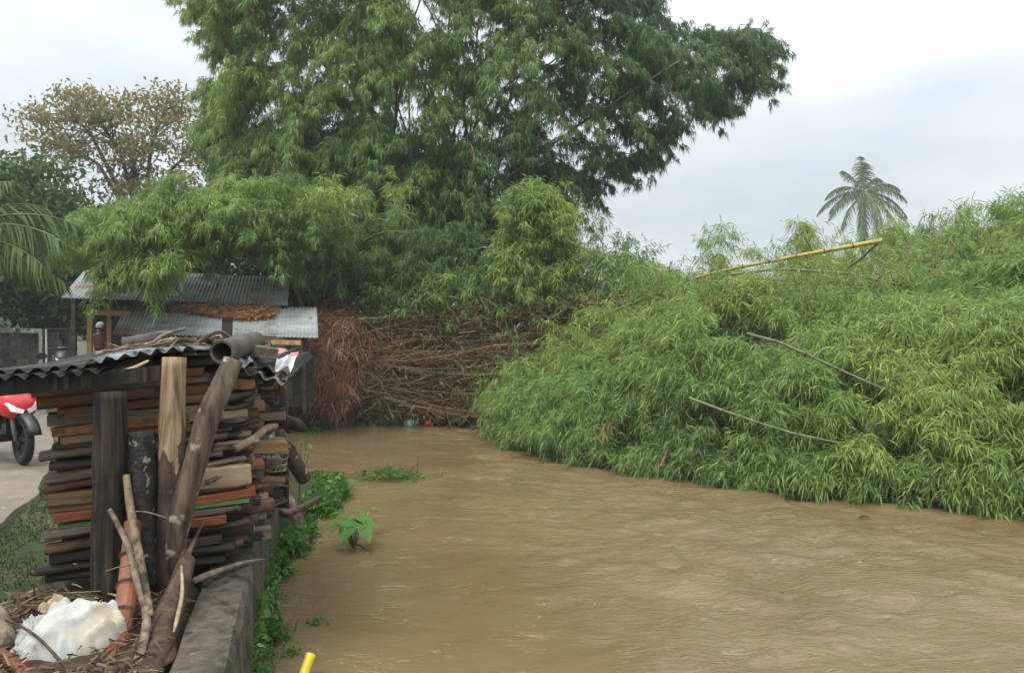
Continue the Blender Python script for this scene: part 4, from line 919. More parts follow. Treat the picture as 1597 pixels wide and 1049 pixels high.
# person behind the yellow posts; shade is put into the darkened shirt colour
def skinned(name, pts, edges, radii, mat, parent=None, root=0, sub=2):
    me = bpy.data.meshes.new(name); me.from_pydata(pts, edges, []); me.update(); me.materials.append(mat)
    o = link(name, me, parent); sk = o.modifiers.new('skin', 'SKIN'); sv_ = me.skin_vertices[0].data
    for i, r in enumerate(radii): sv_[i].radius = (r, r) if not hasattr(r, '__len__') else r
    sv_[root].use_root = True; sk.use_smooth_shade = True
    ss = o.modifiers.new('sub', 'SUBSURF'); ss.levels = ss.render_levels = sub; return o
pp = at(157, 560, 18.6)
PE = empty('person', (pp[0], 18.6, 0.02), 0.25); tag(PE, 'person in dark maroon top and pale cap standing behind the yellow shed posts', 'person')
skinned('body', [(0, 0, .92), (0, 0, 1.12), (0, 0, 1.30), (0, 0, 1.40), (0, -.01, 1.46), (0, -.02, 1.54), (-.17, 0, 1.33), (-.23, 0, 1.08), (-.22, -.05, .86), (-.22, -.07, .78), (.17, 0, 1.33), (.23, 0, 1.08), (.22, -.05, .86), (.22, -.07, .78),
               (-.09, 0, .86), (-.10, .01, .48), (-.10, .02, .08), (-.10, -.11, .035), (.09, 0, .86), (.10, .01, .48), (.10, .02, .08), (.10, -.11, .035)],
        [(0, 1), (1, 2), (2, 3), (3, 4), (4, 5), (2, 6), (6, 7), (7, 8), (8, 9), (2, 10), (10, 11), (11, 12), (12, 13), (0, 14), (14, 15), (15, 16), (16, 17), (0, 18), (18, 19), (19, 20), (20, 21)],
        [.13, .125, .13, .06, .085, .08, .055, .042, .034, .03, .055, .042, .034, .03, .085, .06, .045, .035, .085, .06, .045, .035], M['skin'], PE)
skinned('shirt', [(0, 0, .90), (0, 0, 1.12), (0, 0, 1.30), (0, 0, 1.37), (-.17, 0, 1.33), (-.235, 0, 1.10), (.17, 0, 1.33), (.235, 0, 1.10)], [(0, 1), (1, 2), (2, 3), (2, 4), (4, 5), (2, 6), (6, 7)], [.16, .15, .155, .09, .075, .065, .075, .065], M['maroon'], PE)
skinned('trousers', [(0, 0, .90), (-.09, 0, .84), (-.10, .01, .48), (-.10, .02, .12), (.09, 0, .84), (.10, .01, .48), (.10, .02, .12)], [(0, 1), (1, 2), (2, 3), (0, 4), (4, 5), (5, 6)], [.145, .10, .078, .065, .10, .078, .065], M['trousers'], PE)
mb = MB(); mb.loft([[(0.1 * r * math.cos(a) * 1.0, -.02 + 0.115 * r * math.sin(a), z) for a in [2 * math.pi * j / 14 for j in range(14)]] for r, z in ((1.0, 1.55), (1.02, 1.58), (0.9, 1.62), (0.6, 1.655), (0.1, 1.67))])
mb.add([(-.08, -.12, 1.56), (.08, -.12, 1.56), (.06, -.21, 1.545), (-.06, -.21, 1.545), (-.08, -.12, 1.548), (.08, -.12, 1.548), (.06, -.21, 1.535), (-.06, -.21, 1.535)], [(0, 1, 2, 3), (7, 6, 5, 4), (2, 3, 7, 6), (0, 3, 7, 4), (1, 2, 6, 5)])
mb.build('cap', M['pale_cloth'], PE, smooth=True)

# block wall, gate frame and pole behind the path
BW = empty('block_wall', (-17.0, 24.0, 0.0)); tag(BW, 'low grey concrete block wall at the end of the path', 'wall')
MB().box((0.6, 0.02, 0.70), (5.3, 0.13, 1.40)).build('mortar', M['mortar'], BW)
bm_ = MB().box((0, 0, 0), (0.385, 0.15, 0.185)).mesh('block', M['block'])
for r_ in range(7):
    for c_ in range(13):
        o = link('block', bm_, BW, (-1.85 + 0.4 * c_ + (0.2 if r_ % 2 else 0), random.uniform(-0.006, 0.006) + 0.01, 0.10 + 0.2 * r_))
a, b = at(33, 515, 23.7), at(64, 516, 23.7)
GF = empty('gate_frame', (b[0], 23.7, 0)); tag(GF, 'pale painted gate frame standing beside the block wall', 'gate frame')
beam((a[0] - b[0], 0, a[2]), (0.05, 0, b[2]), 0.06, 0.13, M['white_paint'], GF, 'top_rail'); MB().box((0.0, 0, b[2] / 2 - 0.06), (0.1, 0.06, b[2] - 0.02)).build('upright', M['white_paint'], GF)
p = at(72, 513, 23.4); o = MB().tube([(0, 0, -0.1), (0.01, 0, p[2] / 2), (0.0, 0, p[2])], 0.03, 8).build('pole', M['white_paint'], None, loc=(p[0], 23.4, 0)); tag(o, 'thin pale upright pole between the gate frame and the parked motorbike', 'pole')
# dark panel gate behind the motorbike
PG = empty('metal_gate', (at(95, 0, 24.3)[0], 24.3, 0)); tag(PG, 'dark sheet metal gate behind the parked motorbike', 'gate')
for i in range(4): MB().box((-0.38 + 0.25 * i, 0, 0.78), (0.24, 0.03, 1.5)).build('panel', M['grey_plastic'], PG)
for z in (0.1, 1.45): MB().box((0, -0.03, z), (1.05, 0.03, 0.06)).build('rail', M['black'], PG)

# ------------------------------------------------------------------ two-wheelers
def wheel(parent, c, r=0.27, w=0.095, steer=0.0, name='wheel'):
    e = MB(); prof = [(r - 0.085, -w / 2 * 0.7), (r - 0.05, -w / 2), (r - 0.02, -w / 2 * 0.85), (r, -w * 0.18), (r, w * 0.18), (r - 0.02, w / 2 * 0.85), (r - 0.05, w / 2), (r - 0.085, w / 2 * 0.7)]
    e.lathe(prof, 28); o = e.build(name, M['tyre'], parent, smooth=True, loc=c, rot=(0, 0, steer)); o.data.name = 'tyre'
    rm = MB().lathe([(r - 0.082, -w * 0.33), (r - 0.10, -w * 0.28), (r - 0.10, w * 0.28), (r - 0.082, w * 0.33)], 24); rm.lathe([(0.0, -0.05), (0.045, -0.05), (0.045, 0.05), (0.0, 0.05)], 14)
    for k in range(5):
        a = 2 * math.pi * k / 5; rm.tube([(0.03 * math.cos(a), 0, 0.03 * math.sin(a)), ((r - 0.1) * math.cos(a), 0, (r - 0.1) * math.sin(a))], [0.022, 0.014], 6)
    rm.build('rim', M['black'], o); return o

def ring_half(x0, hw, dep, z, n=11, back=0.05, tilt=0.0):
    """half-rounded cross-section of a cowl at height z; nose towards +x"""
    r_ = [(x0 + dep * math.cos(a) ** 0.8 + tilt, hw * math.sin(a), z) for a in [-math.pi / 2 + math.pi * j / (n - 1) for j in range(n)]]
    return r_ + [(x0 - back, hw * 0.92, z), (x0 - back, -hw * 0.92, z)]

def scooter(name, loc, rz, label, paint, steer=0.0):
    e = empty(name, loc, rz); tag(e, label, 'scooter')
    wheel(e, (0.62, 0, 0.27), steer=steer); wheel(e, (-0.60, 0, 0.27), w=0.105)
    for s in (-1, 1):
        MB().tube([(0.62, s * 0.075, 0.27), (0.555, s * 0.075, 0.45), (0.50, s * 0.07, 0.62)], [0.024, 0.026, 0.028], 8).build('fork', M['grey_plastic'], e, smooth=True)
    mb = MB(); mb.loft([[(0.62 + (0.30 + dz) * math.cos(a), y, 0.27 + (0.30 + dz) * math.sin(a)) for (y, dz) in ((-0.075, -0.05), (-0.06, 0.0), (0, 0.02), (0.06, 0.0), (0.075, -0.05), (0.055, -0.012), (0, 0.008), (-0.055, -0.012))] for a in [R(15 + 12 * k) for k in range(12)]])
    mb.build('front_fender', M['black'], e, smooth=True)
    mb = MB(); mb.loft([ring_half(0.50, .10, .08, .50), ring_half(.49, .17, .15, .56), ring_half(.47, .205, .20, .64), ring_half(.44, .20, .19, .74), ring_half(.40, .165, .15, .84), ring_half(.37, .12, .10, .91)])
    mb.build('front_cowl', paint, e, smooth=True)
    for s in (-1, 1):
        h1 = [(0.685, s * .035, .57), (0.635, s * .13, .60), (.595, s * .175, .69), (.605, s * .160, .70), (.655, s * .09, .645), (.69, s * .02, .61)]
        mb = MB(); mb.loft([[(x - .02, y, z) for x, y, z in h1], h1, [(x * .98 + .02, y * .97, z * .98 + .016) for x, y, z in h1]]); mb.build('headlight', M['lamp'], e, smooth=False)
        mb = MB(); t_ = [(.53, s * .19, .58), (.46, s * .235, .66), (.30, s * .25, .80), (.20, s * .24, .78), (.30, s * .225, .62), (.42, s * .20, .54)]
        mb.loft([[(x, y - s * .03, z) for x, y, z in t_], t_]); mb.build('side_cowl', paint, e)
        mb = MB(); mb.loft([[(-.20, s * .12, .34), (-.05, s * .16, .34), (-.05, s * .15, .52), (-.2, s * .14, .56)], [(-.45, s * .13, .40), (-.45, s * .165, .42), (-.45, s * .17, .62), (-.45, s * .13, .64)], [(-.85, s * .05, .62), (-.85, s * .08, .62), (-.85, s * .08, .70), (-.85, s * .05, .70)]]); mb.build('side_panel', paint, e)
        MB().tube([(.38, s * .05, .96), (.36, s * .20, .985), (.30, s * .31, .97)], .016, 8).build('handlebar', M['black'], e)
        MB().tube([(.335, s * .24, .98), (.30, s * .31, .97), (.285, s * .36, .965)], .021, 8).build('grip', M['black'], e)
        mr = MB().tube([(.36, s * .20, .985), (.37, s * .26, 1.10), (.37, s * .30, 1.16)], .006, 6); mr.loft([[(.37 + .01 * k, s * .31 + .065 * math.cos(a), 1.19 + .04 * math.sin(a)) for a in [2 * math.pi * j / 12 for j in range(12)]] for k in (0, 1.8)]); mr.build('mirror', M['black'], e)
    mb = MB(); mb.loft([ring_half(.37, .11, .07, .92), ring_half(.36, .15, .09, .96), ring_half(.34, .13, .08, 1.01), ring_half(.33, .08, .04, 1.03)]); mb.build('handle_cover', paint, e, smooth=True)
    mb = MB(); mb.loft([[(.42, -.17, .50), (.42, .17, .50), (.44, .17, .46), (.44, -.17, .46)], [(.27, -.19, .85), (.27, .19, .85), (.32, .19, .85), (.32, -.19, .85)]]); mb.build('leg_shield', M['black'], e)
    MB().box((.17, 0, .30), (.56, .34, .09)).build('floorboard', M['black'], e); MB().box((-.15, 0, .44), (.30, .24, .36)).build('engine_cover', M['black'], e)
    MB().box((.45, 0, .44), (.10, .24, .22)).build('under_cowl', M['black'], e)
    mb = MB(); mb.loft([[(x, w_ * math.cos(a), z + h_ * math.sin(a)) for a in [2 * math.pi * j / 12 for j in range(12)]] for x, w_, z, h_ in ((.02, .06, .72, .03), (-.05, .13, .74, .055), (-.30, .15, .74, .06), (-.55, .14, .80, .055), (-.78, .09, .81, .04), (-.84, .04, .81, .02))]); mb.build('seat', M['black'], e, smooth=True)
    MB().tube([(-.25, .16, .25), (-.55, .17, .27), (-.80, .17, .34)], [.03, .05, .05], 10).build('exhaust', M['grey_plastic'], e, smooth=True)
    return e
sp = at(36, 0, 8.75)
sc1 = scooter('scooter', (sp[0] - 0.62 * math.cos(R(-33)), 8.75 - 0.62 * math.sin(R(-33)), 0.035), R(-33), 'red scooter with pale headlights parked on the path beside the woodpile', M['red_paint'], R(-9))
mp_ = at(97, 0, 22.6)
scooter('scooter', (mp_[0], 22.6, 0.0), R(-60), 'black motorbike parked in deep shade before the metal gate', M['black'])

# ------------------------------------------------------------------ woodpile
PO = np.array([-2.78, 4.66, 0.0]); PA = R(24); UD = np.array([math.cos(PA), math.sin(PA), 0]); VD = np.array([-0.145, 0.99, 0])
def PF(u, w, z): return PO + UD * u + VD * w + np.array([0, 0, z])

def rough_log(path, rad, n=22, m=26, amp=.06, groove=9, seed=0):
    """log or post with grooved, knotty surface"""
    path = [Vector(p) for p in path]; rs = random.Random(seed); rings = []; ph = rs.uniform(0, 50)
    def P(t):
        s_ = t * (len(path) - 1); i = min(int(s_), len(path) - 2); return path[i].lerp(path[i + 1], s_ - i)
    up = None
    for i in range(m):
        t = i / (m - 1); p = P(t); tg = (P(min(1, t + .05)) - P(max(0, t - .05))).normalized()
        if up is None: up = Vector((0, 1, 0)) if abs(tg.y) < .9 else Vector((1, 0, 0))
        a = tg.cross(up).normalized(); b = a.cross(tg).normalized(); up = b
        r0 = np.interp(t, np.linspace(0, 1, len(rad)), rad); ring = []
        for j in range(n):
            an = 2 * math.pi * j / n
            q = float(vnoise(np.array([an * groove / 6.28 + ph]), np.array([t * 3.0 + ph]), 80)[0]); q2 = float(vnoise(np.array([math.cos(an) * 1.5 + ph]), np.array([t * 7 + math.sin(an) * 1.5]), 81)[0])
            r = r0 * (1 + amp * q + amp * q2 + .02 * rs.uniform(-1, 1)); ring.append(p + a * math.cos(an) * r + b * math.sin(an) * r)
        rings.append(ring)
    return MB().loft(rings)

def plank_mesh(L, w, h, round_=False, curve=0.0, seed=0):
    """rough firewood piece along x: split board or round log, uneven along its length"""
    rs = random.Random(seed); rings = []; K = 7
    ph = rs.uniform(0, 6); nz = rs.uniform(-0.12, 0.12); e0, e1 = rs.uniform(-.03, .03), rs.uniform(-.03, .03)
    for i in range(K):
        t = i / (K - 1); x = (t - 0.5) * L
        cz = curve * math.sin(math.pi * t) + 0.006 * math.sin(ph + 5 * t); cy = 0.012 * math.sin(ph * 2 + 4 * t)
        sc_ = 1 + 0.06 * math.sin(ph + 3 * t) + rs.uniform(-.03, .03) + nz * (t - 0.5)
        if round_: sec = [(math.cos(a) * w / 2 * rs.uniform(.92, 1.06), math.sin(a) * h / 2 * rs.uniform(.92, 1.06)) for a in [2 * math.pi * (j + .5) / 10 for j in range(10)]]
        else:
            c_ = min(w, h) * 0.12; hw, hh = w / 2, h / 2
            sec = [(hw, -hh + c_), (hw, hh - c_), (hw - c_, hh), (-hw + c_, hh), (-hw, hh - c_), (-hw, -hh + c_), (-hw + c_, -hh), (hw - c_, -hh)]
            sec = [(y * rs.uniform(.95, 1.05), z + rs.uniform(-.03, .03) * h) for y, z in sec]
        skew = (e0 if i == 0 else e1 if i == K - 1 else 0)
        rings.append([(x + skew * (y / w), cy + y * sc_, cz + z * sc_) for y, z in sec])
    return MB().loft(rings)

KIND = {'wood_red': 'reddish brown sawn plank', 'wood_tan': 'tan sawn plank', 'wood_orange': 'orange-brown sawn plank', 'wood_grey': 'weathered grey piece', 'wood_dark': 'dark wet log', 'wood_pale': 'wide pale plank', 'paint_orange': 'orange painted board', 'paint_green': 'green painted board'}
def wood_piece(u0, u1, w, z0, z1, matn, round_=False, dep=0.12, tilt=0.05, curve=0.0, label=None, group=None, seed=0, yaw=0.0, where='front face'):
    L = u1 - u0; me = plank_mesh(L, dep, (z1 - z0) * 0.97, round_, curve, seed).mesh('firewood', M[matn], smooth=round_)
    c = PF((u0 + u1) / 2, w, (z0 + z1) / 2 + tilt * ((u0 + u1) / 2) + 0.035)
    o = link('firewood', me, None, c, (0, -math.atan(tilt), PA + yaw)); o.rotation_mode = 'XYZ'
    tag(o, label or f'{KIND[matn]} in the {where} of the woodpile', 'firewood', group or f'{KIND[matn]}s in the {where} of the woodpile'); return o
front = [  # z0, z1, material, round, left start, right end
 (0.00, 0.06, 'wood_dark', 1, .02, 1.02), (0.06, 0.12, 'wood_dark', 1, -.02, 1.08), (0.12, 0.18, 'wood_dark', 0, .03, 1.0), (0.18, 0.25, 'wood_red', 1, .03, .62), (0.25, 0.29, 'wood_grey', 1, .0, .6), (0.29, 0.33, 'wood_grey', 0, .02, 1.12),
 (0.33, 0.357, 'paint_green', 0, .07, 1.17), (0.358, 0.416, 'paint_orange', 0, .08, 1.21), (0.416, 0.461, 'wood_tan', 0, .04, .6), (0.461, 0.537, 'wood_tan', 0, .03, .62), (0.537, 0.594, 'wood_red', 1, .02, .6), (0.594, 0.67, 'wood_grey', 1, .03, .58),
 (0.67, 0.727, 'wood_dark', 1, .05, .6), (0.727, 0.795, 'wood_grey', 1, .0, .62), (0.795, 0.821, 'wood_dark', 0, .06, 1.05), (0.821, 0.878, 'wood_tan', 0, .09, .95), (0.878, 0.935, 'wood_orange', 0, .07, .8), (0.935, 0.992, 'wood_grey', 0, .03, 1.0),
 (0.992, 1.045, 'wood_red', 0, .08, .92), (1.045, 1.115, 'wood_red', 0, -.02, 1.04), (1.115, 1.175, 'wood_grey', 0, -.04, .96), (1.175, 1.225, 'wood_orange', 0, .0, .9), (1.225, 1.27, 'wood_dark', 0, .1, 1.1)]
for i, (z0, z1, mn, rd, a, b) in enumerate(front):
    od = ['first', 'second', 'third', 'fourth', 'fifth', 'sixth', 'seventh', 'eighth', 'ninth', 'tenth', 'eleventh', 'twelfth', 'thirteenth', 'fourteenth', 'fifteenth', 'sixteenth']
    lab0 = f'{KIND[mn]}, {od[i - 8]} piece above the long orange painted board' if i > 7 else f'{KIND[mn]}, {od[5 - i]} piece under the green painted board' if i < 6 else None
    lab = {'paint_green': 'long green painted board under the orange board in the woodpile', 'paint_orange': 'long orange painted board lying on the green board in the woodpile'}.get(mn, lab0)
    wood_piece(a, b, random.uniform(-.02, .03), z0, z1, mn, bool(rd), random.uniform(.10, .14), 0.01 + 0.05 * min(1, z0 / .35), random.uniform(-.012, .012) if rd else 0, lab, 'painted boards in the woodpile' if 'paint' in mn else 'pieces in the front face of the woodpile', 100 + i)
right = [(0.18, 0.225, 'wood_dark', 1, .6, 1.16), (0.225, 0.285, 'paint_orange', 0, .58, 1.02), (0.42, 0.445, 'wood_dark', 0, .62, 1.14), (0.45, 0.585, 'wood_pale', 0, .62, 1.17), (0.59, 0.63, 'wood_grey', 1, .6, 1.14), (0.63, 0.68, 'wood_grey', 1, .62, 1.0), (0.66, 0.71, 'wood_tan', 1, .95, 1.2),
         (0.69, 0.735, 'wood_grey', 1, .6, 1.22), (0.735, 0.79, 'wood_grey', 1, .62, 1.18), (0.825, 0.87, 'wood_dark', 1, .96, 1.22), (0.885, 0.94, 'wood_pale', 0, .82, 1.16), (0.945, 0.99, 'wood_dark', 1, 1.0, 1.2), (0.995, 1.06, 'wood_dark', 1, .95, 1.17), (1.06, 1.13, 'wood_red', 0, 1.05, 1.2), (1.12, 1.2, 'wood_dark', 1, .95, 1.22)]
for i, (z0, z1, mn, rd, a, b) in enumerate(right):
    od2 = ['first', 'second', 'third', 'fourth', 'fifth', 'sixth', 'seventh', 'eighth', 'ninth', 'tenth', 'eleventh', 'twelfth']
    lab, gr = (f'{KIND[mn]}, {od2[i - 4]} piece above the wide pale plank by the leaning log' if i > 3 else f'thin {KIND[mn]} just under the wide pale plank' if i == 2 else f'{KIND[mn]} under the short orange board at the pile foot'), 'pieces beside the leaning log'
    if mn == 'paint_orange': lab, gr = 'short orange painted board near the foot of the woodpile by the wall', None
    if mn == 'wood_pale' and z0 < .5: lab = 'wide pale rectangular plank above the orange board in the woodpile'
    if mn == 'wood_pale' and z0 > .5: lab = 'narrow cream sawn board end sticking out behind the leaning log'
    wood_piece(a, b, random.uniform(-.03, .02), z0, z1, mn, bool(rd), random.uniform(.06, .13), 0.055, random.uniform(-.03, .03) if rd else 0, lab, gr, 200 + i, random.uniform(-.06, .06))
# rows behind: their ends make the river face of the pile
shared = {}
for mi, mn in enumerate(('wood_dark', 'wood_grey', 'wood_red', 'wood_tan')):
    for rd in (0, 1):
        for v_ in range(2): shared[(mn, rd, v_)] = plank_mesh(1.05, 0.13, 0.08, bool(rd), 0.01 * v_, 300 + mi * 7 + rd * 3 + v_).mesh('firewood', M[mn], smooth=bool(rd))
for r_ in range(1, 13):
    z = 0.02
    while z < 1.22:
        h_ = random.uniform(.055, .10); mn = random.choices(('wood_dark', 'wood_grey', 'wood_red', 'wood_tan'), (5, 2, 1.4, .8))[0]; rd = int(random.random() < .55)
        u1 = random.uniform(1.0, 1.19) + (random.uniform(.05, .16) if random.random() < .12 else 0)
        c = PF(u1 - .525, r_ * .15, z + h_ / 2 + .05)
        o = link('firewood', shared[(mn, rd, random.randint(0, 1))], None, c, (random.uniform(-.3, .3), random.uniform(-.04, .03), PA + random.uniform(-.09, .09))); o.scale = (1, 1, h_ / .08)
        nm = ('round ' if rd else 'split ') + {'wood_dark': 'dark wet', 'wood_grey': 'weathered grey', 'wood_red': 'reddish brown', 'wood_tan': 'tan'}[mn]
        lv = 'low' if z < .4 else 'halfway up' if z < .82 else 'high up'; tag(o, f'{nm} firewood {lv} in the river-facing side of the woodpile', 'firewood', f'{nm} firewood ends {lv}'); z += h_ * 0.93

# pieces that stick out of the river side
def limb(name, pix, rad, mat, label, cat, n=9, jit=0.05, group=None, smooth=True, base=None, ends=None):
    P_ = [at(*q) for q in pix]; 
    # smooth the path a little
    Q_ = []
    for i in range(len(P_) - 1):
        for k in range(4):
            t = k / 4; p0 = P_[max(i - 1, 0)]; p1 = P_[i]; p2 = P_[i + 1]; p3 = P_[min(i + 2, len(P_) - 1)]
            Q_.append(0.5 * ((2 * p1) + (-p0 + p2) * t + (2 * p0 - 5 * p1 + 4 * p2 - p3) * t * t + (-p0 + 3 * p1 - 3 * p2 + p3) * t ** 3))
    Q_.append(P_[-1]); b_ = Q_[0].copy()
    rr = np.interp(np.linspace(0, 1, len(Q_)), np.linspace(0, 1, len(rad)), rad)
    o = MB().tube([q - b_ for q in Q_], list(rr), n, jit=jit).build(name, mat, None, smooth=smooth, loc=b_)
    if label: tag(o, label, cat, group)
    return o
limb('log', [(425, 668, 6.3), (447, 700, 6.6), (474, 745, 6.9)], [.065, .07, .068], M['log_grey'], 'dark wet log sloping out of the woodpile towards the weeds', 'log')
limb('log', [(440, 655, 6.6), (462, 662, 6.7), (473, 668, 6.8)], [.06, .055, .03], M['bark_dark'], 'short dark stump end poking out above the sloping log', 'log')
limb('branch', [(425, 682, 6.2), (445, 685, 6.3), (458, 695, 6.4), (464, 708, 6.45)], [.016, .018, .012, .007], M['stick'], 'thin crooked grey branch above the sloping log', 'branch', 6)
limb('bamboo_stick', [(366, 700, 5.0), (398, 682, 5.15), (414, 668, 5.3), (430, 664, 5.45)], [.027, .027, .025, .022], M['wood_pale'], 'pale bamboo stick poking out of the woodpile beside the leaning log', 'bamboo stick', 9, 0.02)
limb('branch', [(320, 752, 4.98), (352, 738, 5.05), (372, 720, 5.15), (395, 708, 5.25)], [.02, .025, .02, .012], M['stick'], 'curved grey branch resting above the wide pale plank', 'branch', 7)
limb('branch', [(395, 760, 5.4), (425, 756, 5.8), (452, 758, 6.3)], [.02, .018, .008], M['stick_dark'], 'dark twig jutting from the woodpile over the weeds', 'branch', 6)
limb('branch', [(385, 800, 5.3), (415, 792, 5.6), (448, 780, 6.2)], [.02, .016, .006], M['stick_dark'], 'dark thin branch jutting out beside the green painted board', 'branch', 6)
# basket and plastic scrap
BKp = at(428, 712, 6.1); BK = empty('basket', BKp - np.array([0, 0, .1])); tag(BK, 'small open-weave basket wedged in the river side of the woodpile', 'basket')
for k in range(5):
    z = k * .045; r_ = .085 + .03 * k / 4; MB().tube([(r_ * math.cos(a), r_ * math.sin(a), z) for a in [2 * math.pi * j / 18 for j in range(19)]], .006, 5).build('hoop', M['wicker'], BK)
for k in range(16):
    a = 2 * math.pi * k / 16; MB().tube([(.08 * math.cos(a), .08 * math.sin(a), 0), (.12 * math.cos(a + .12), .12 * math.sin(a + .12), .19)], .005, 5).build('stake', M['wicker'], BK)
def crumple(name, pix, d, amp, mat, label, cat, n=8, thick=.004, parent=None, off=None):
    """a crumpled sheet spanned by four pixel corners with distances"""
    c = [at(*q) for q in pix]; b_ = c[0].copy(); V = []; k = n + 1
    nv_ = np.cross(c[1] - c[0], c[3] - c[0]); nv_ /= np.linalg.norm(nv_)
    for i in range(k):
        for j in range(k):
            s_, t_ = i / n, j / n; p = (c[0] * (1 - s_) + c[1] * s_) * (1 - t_) + (c[3] * (1 - s_) + c[2] * s_) * t_
            V.append(p - b_ + nv_ * random.uniform(-amp, amp) + nv_ * amp * 1.5 * math.sin(s_ * 9 + t_ * 4))
    m_ = len(V); V += [v - nv_ * thick for v in V]; Fc = []
    for i in range(n):
        for j in range(n):
            q = (i * k + j, (i + 1) * k + j, (i + 1) * k + j + 1, i * k + j + 1); Fc.append(q); Fc.append(tuple(m_ + x for x in reversed(q)))
    o = MB().add(V, Fc).build(name, mat, None, smooth=False, loc=b_); tag(o, label, cat); return o
crumple('plastic_scrap', [(412, 680, 5.9), (428, 672, 5.95), (433, 712, 5.9), (414, 706, 5.9)], 0, .008, M['bag_green'], 'pale grey-green plastic scrap caught above the basket', 'plastic sheet', 5)

# shelter over the pile: posts, beams and roof sheets
FS = empty('firewood_shelter', (-2.27, 4.45, 0.0)); fo = np.array(FS.location)
tag(FS, 'firewood shelter with rough posts and blackened corrugated roof sheets', 'shelter')
def sub(q): return np.array(q) - fo
mb = MB(); c = at(171, 0, 4.45); rings = []
for i, z in enumerate((-0.1, 0.02, 0.3, 0.6, 0.9, 1.22)):
    r_ = 0.098 - 0.006 * i / 5; rings.append([sub((c[0] + 0.008 * math.sin(i * 2) + r_ * sx * random.uniform(.96, 1.04), 4.45 + r_ * sy, z)) for sx, sy in ((1, -.5), (1.02, .5), (.5, 1), (-.5, 1), (-1, .5), (-1, -.5), (-.62, -1), (.1, -1.02), (.6, -.92))])
mb = rough_log([sub((c[0], 4.45, -.1)), sub((c[0] + .006, 4.45, .6)), sub((c[0], 4.45, 1.20))], [.095, .092, .088], seed=5, amp=.07, groove=7, n=26); o = mb.build('post', M['post_dark'], FS, smooth=True); o['label'] = 'thick blackened front post'
# weathered upright with bark left on its lower half
mb = MB(); P_ = [at(262, 915, 4.52), at(266, 830, 4.52), at(268, 740, 4.53), at(270, 660, 4.55), at(273, 557, 4.58)]
mb = rough_log([sub(q) for q in P_], [.090, .088, .080, .068, .064], seed=1, amp=.10, groove=14); o = mb.build('post', M['post_barked'], FS, smooth=True); o['label'] = 'pale weathered post with dark bark on its lower half'
mb = MB(); P_ = [at(258, 912, 4.50), at(290, 770, 4.48), at(322, 660, 4.55), at(364, 562, 4.70)]
mb = rough_log([sub(q) for q in P_], [.058, .068, .066, .060], seed=2, amp=.08, groove=12); o = mb.build('leaning_strut', M['log_grey'], FS, smooth=True); o['label'] = 'leaning grey log strut with flaking bark'
beam(sub(PF(-.42, -.42, 1.205)), sub(PF(.80, -.36, 1.30)), .10, .085, M['post_dark'], FS); beam(sub(PF(-.35, .6, 1.22)), sub(PF(1.25, .6, 1.30)), .07, .07, M['post_dark'], FS); beam(sub(PF(-.3, 1.5, 1.26)), sub(PF(1.25, 1.5, 1.34)), .07, .07, M['post_dark'], FS)
for u_, w_ in ((-.05, 1.9), (1.1, 2.0)):
    p = sub(PF(u_, w_, 0)); MB().tube([p + np.array([0, 0, -.05]), p + np.array([0, 0, .7]), p + np.array([0.02, 0, 1.34])], [.06, .055, .05], 9, jit=.05).build('post', M['bark_dark'], FS, smooth=True)
corrugated('roof_sheet', sub(PF(-.44, -.56, 1.255)), sub(PF(.50, -.50, 1.335)), sub(PF(-.40, 1.35, 1.30)), sub(PF(.50, 1.4, 1.385)), M['zinc_black'], FS, .085, .015, 6, .012, nd=6)
corrugated('roof_sheet', sub(PF(-.30, -.44, 1.285)), sub(PF(.40, -.40, 1.36)), sub(PF(-.32, 1.75, 1.335)), sub(PF(.40, 1.8, 1.41)), M['zinc_black'], FS, .085, .014, 6, .012, nd=6)
corrugated('roof_sheet', sub(PF(.38, -.42, 1.375)), sub(PF(.94, -.36, 1.43)), sub(PF(.38, 1.5, 1.43)), sub(PF(.98, 1.5, 1.43)), M['zinc_worn'], FS, .085, .016, 6, .014, nd=6)
corrugated('roof_sheet', sub(PF(.55, -.06, 1.40)), sub(PF(1.06, -.08, 1.40)), sub(PF(.55, 1.6, 1.45)), sub(PF(1.06, 1.6, 1.44)), M['zinc_black'], FS, .085, .015, 6, .012, nd=6)
corrugated('roof_sheet', sub(PF(1.02, -.12, 1.345)), sub(PF(1.40, -.06, 1.20)), sub(PF(1.04, 1.1, 1.42)), sub(PF(1.42, 1.15, 1.30)), M['zinc_worn'], FS, .11, .018, 6, .010, nd=5)
corrugated('roof_sheet', sub(PF(1.06, -.05, 1.375)), sub(PF(1.44, .0, 1.25)), sub(PF(1.08, 1.2, 1.45)), sub(PF(1.46, 1.25, 1.34)), M['zinc_black'], FS, .11, .018, 6, .010, nd=5)
# things lying on the roof
pf, pb_ = at(346, 549, 4.78), at(398, 533, 5.45); axd = (pb_ - pf) / np.linalg.norm(pb_ - pf)
a_ = np.cross(axd, [0, 0, 1]); a_ /= np.linalg.norm(a_); b2 = np.cross(a_, axd); rings = []
for s_, r_ in ((0.10, .001), (0.10, .056), (0.0, .058), (0.0, .073), (.05, .074), (.6, .073), (1, .071), (1.0, .002)):
    q = (pb_ - pf) * s_; rings.append([q + a_ * r_ * math.cos(t) + b2 * r_ * math.sin(t) for t in [2 * math.pi * j / 24 for j in range(24)]])
for k in range(2): rings[k] = [q + (pb_ - pf) * .75 for q in rings[k]]
mb = MB(); mb.loft(rings, caps=False); o = mb.build('pipe', M['pipe'], None, smooth=True, loc=pf); tag(o, 'thick dark hollow pipe lying on the firewood shelter roof', 'pipe')
mod = o.modifiers.new('edge', 'EDGE_SPLIT'); mod.split_angle = R(50)
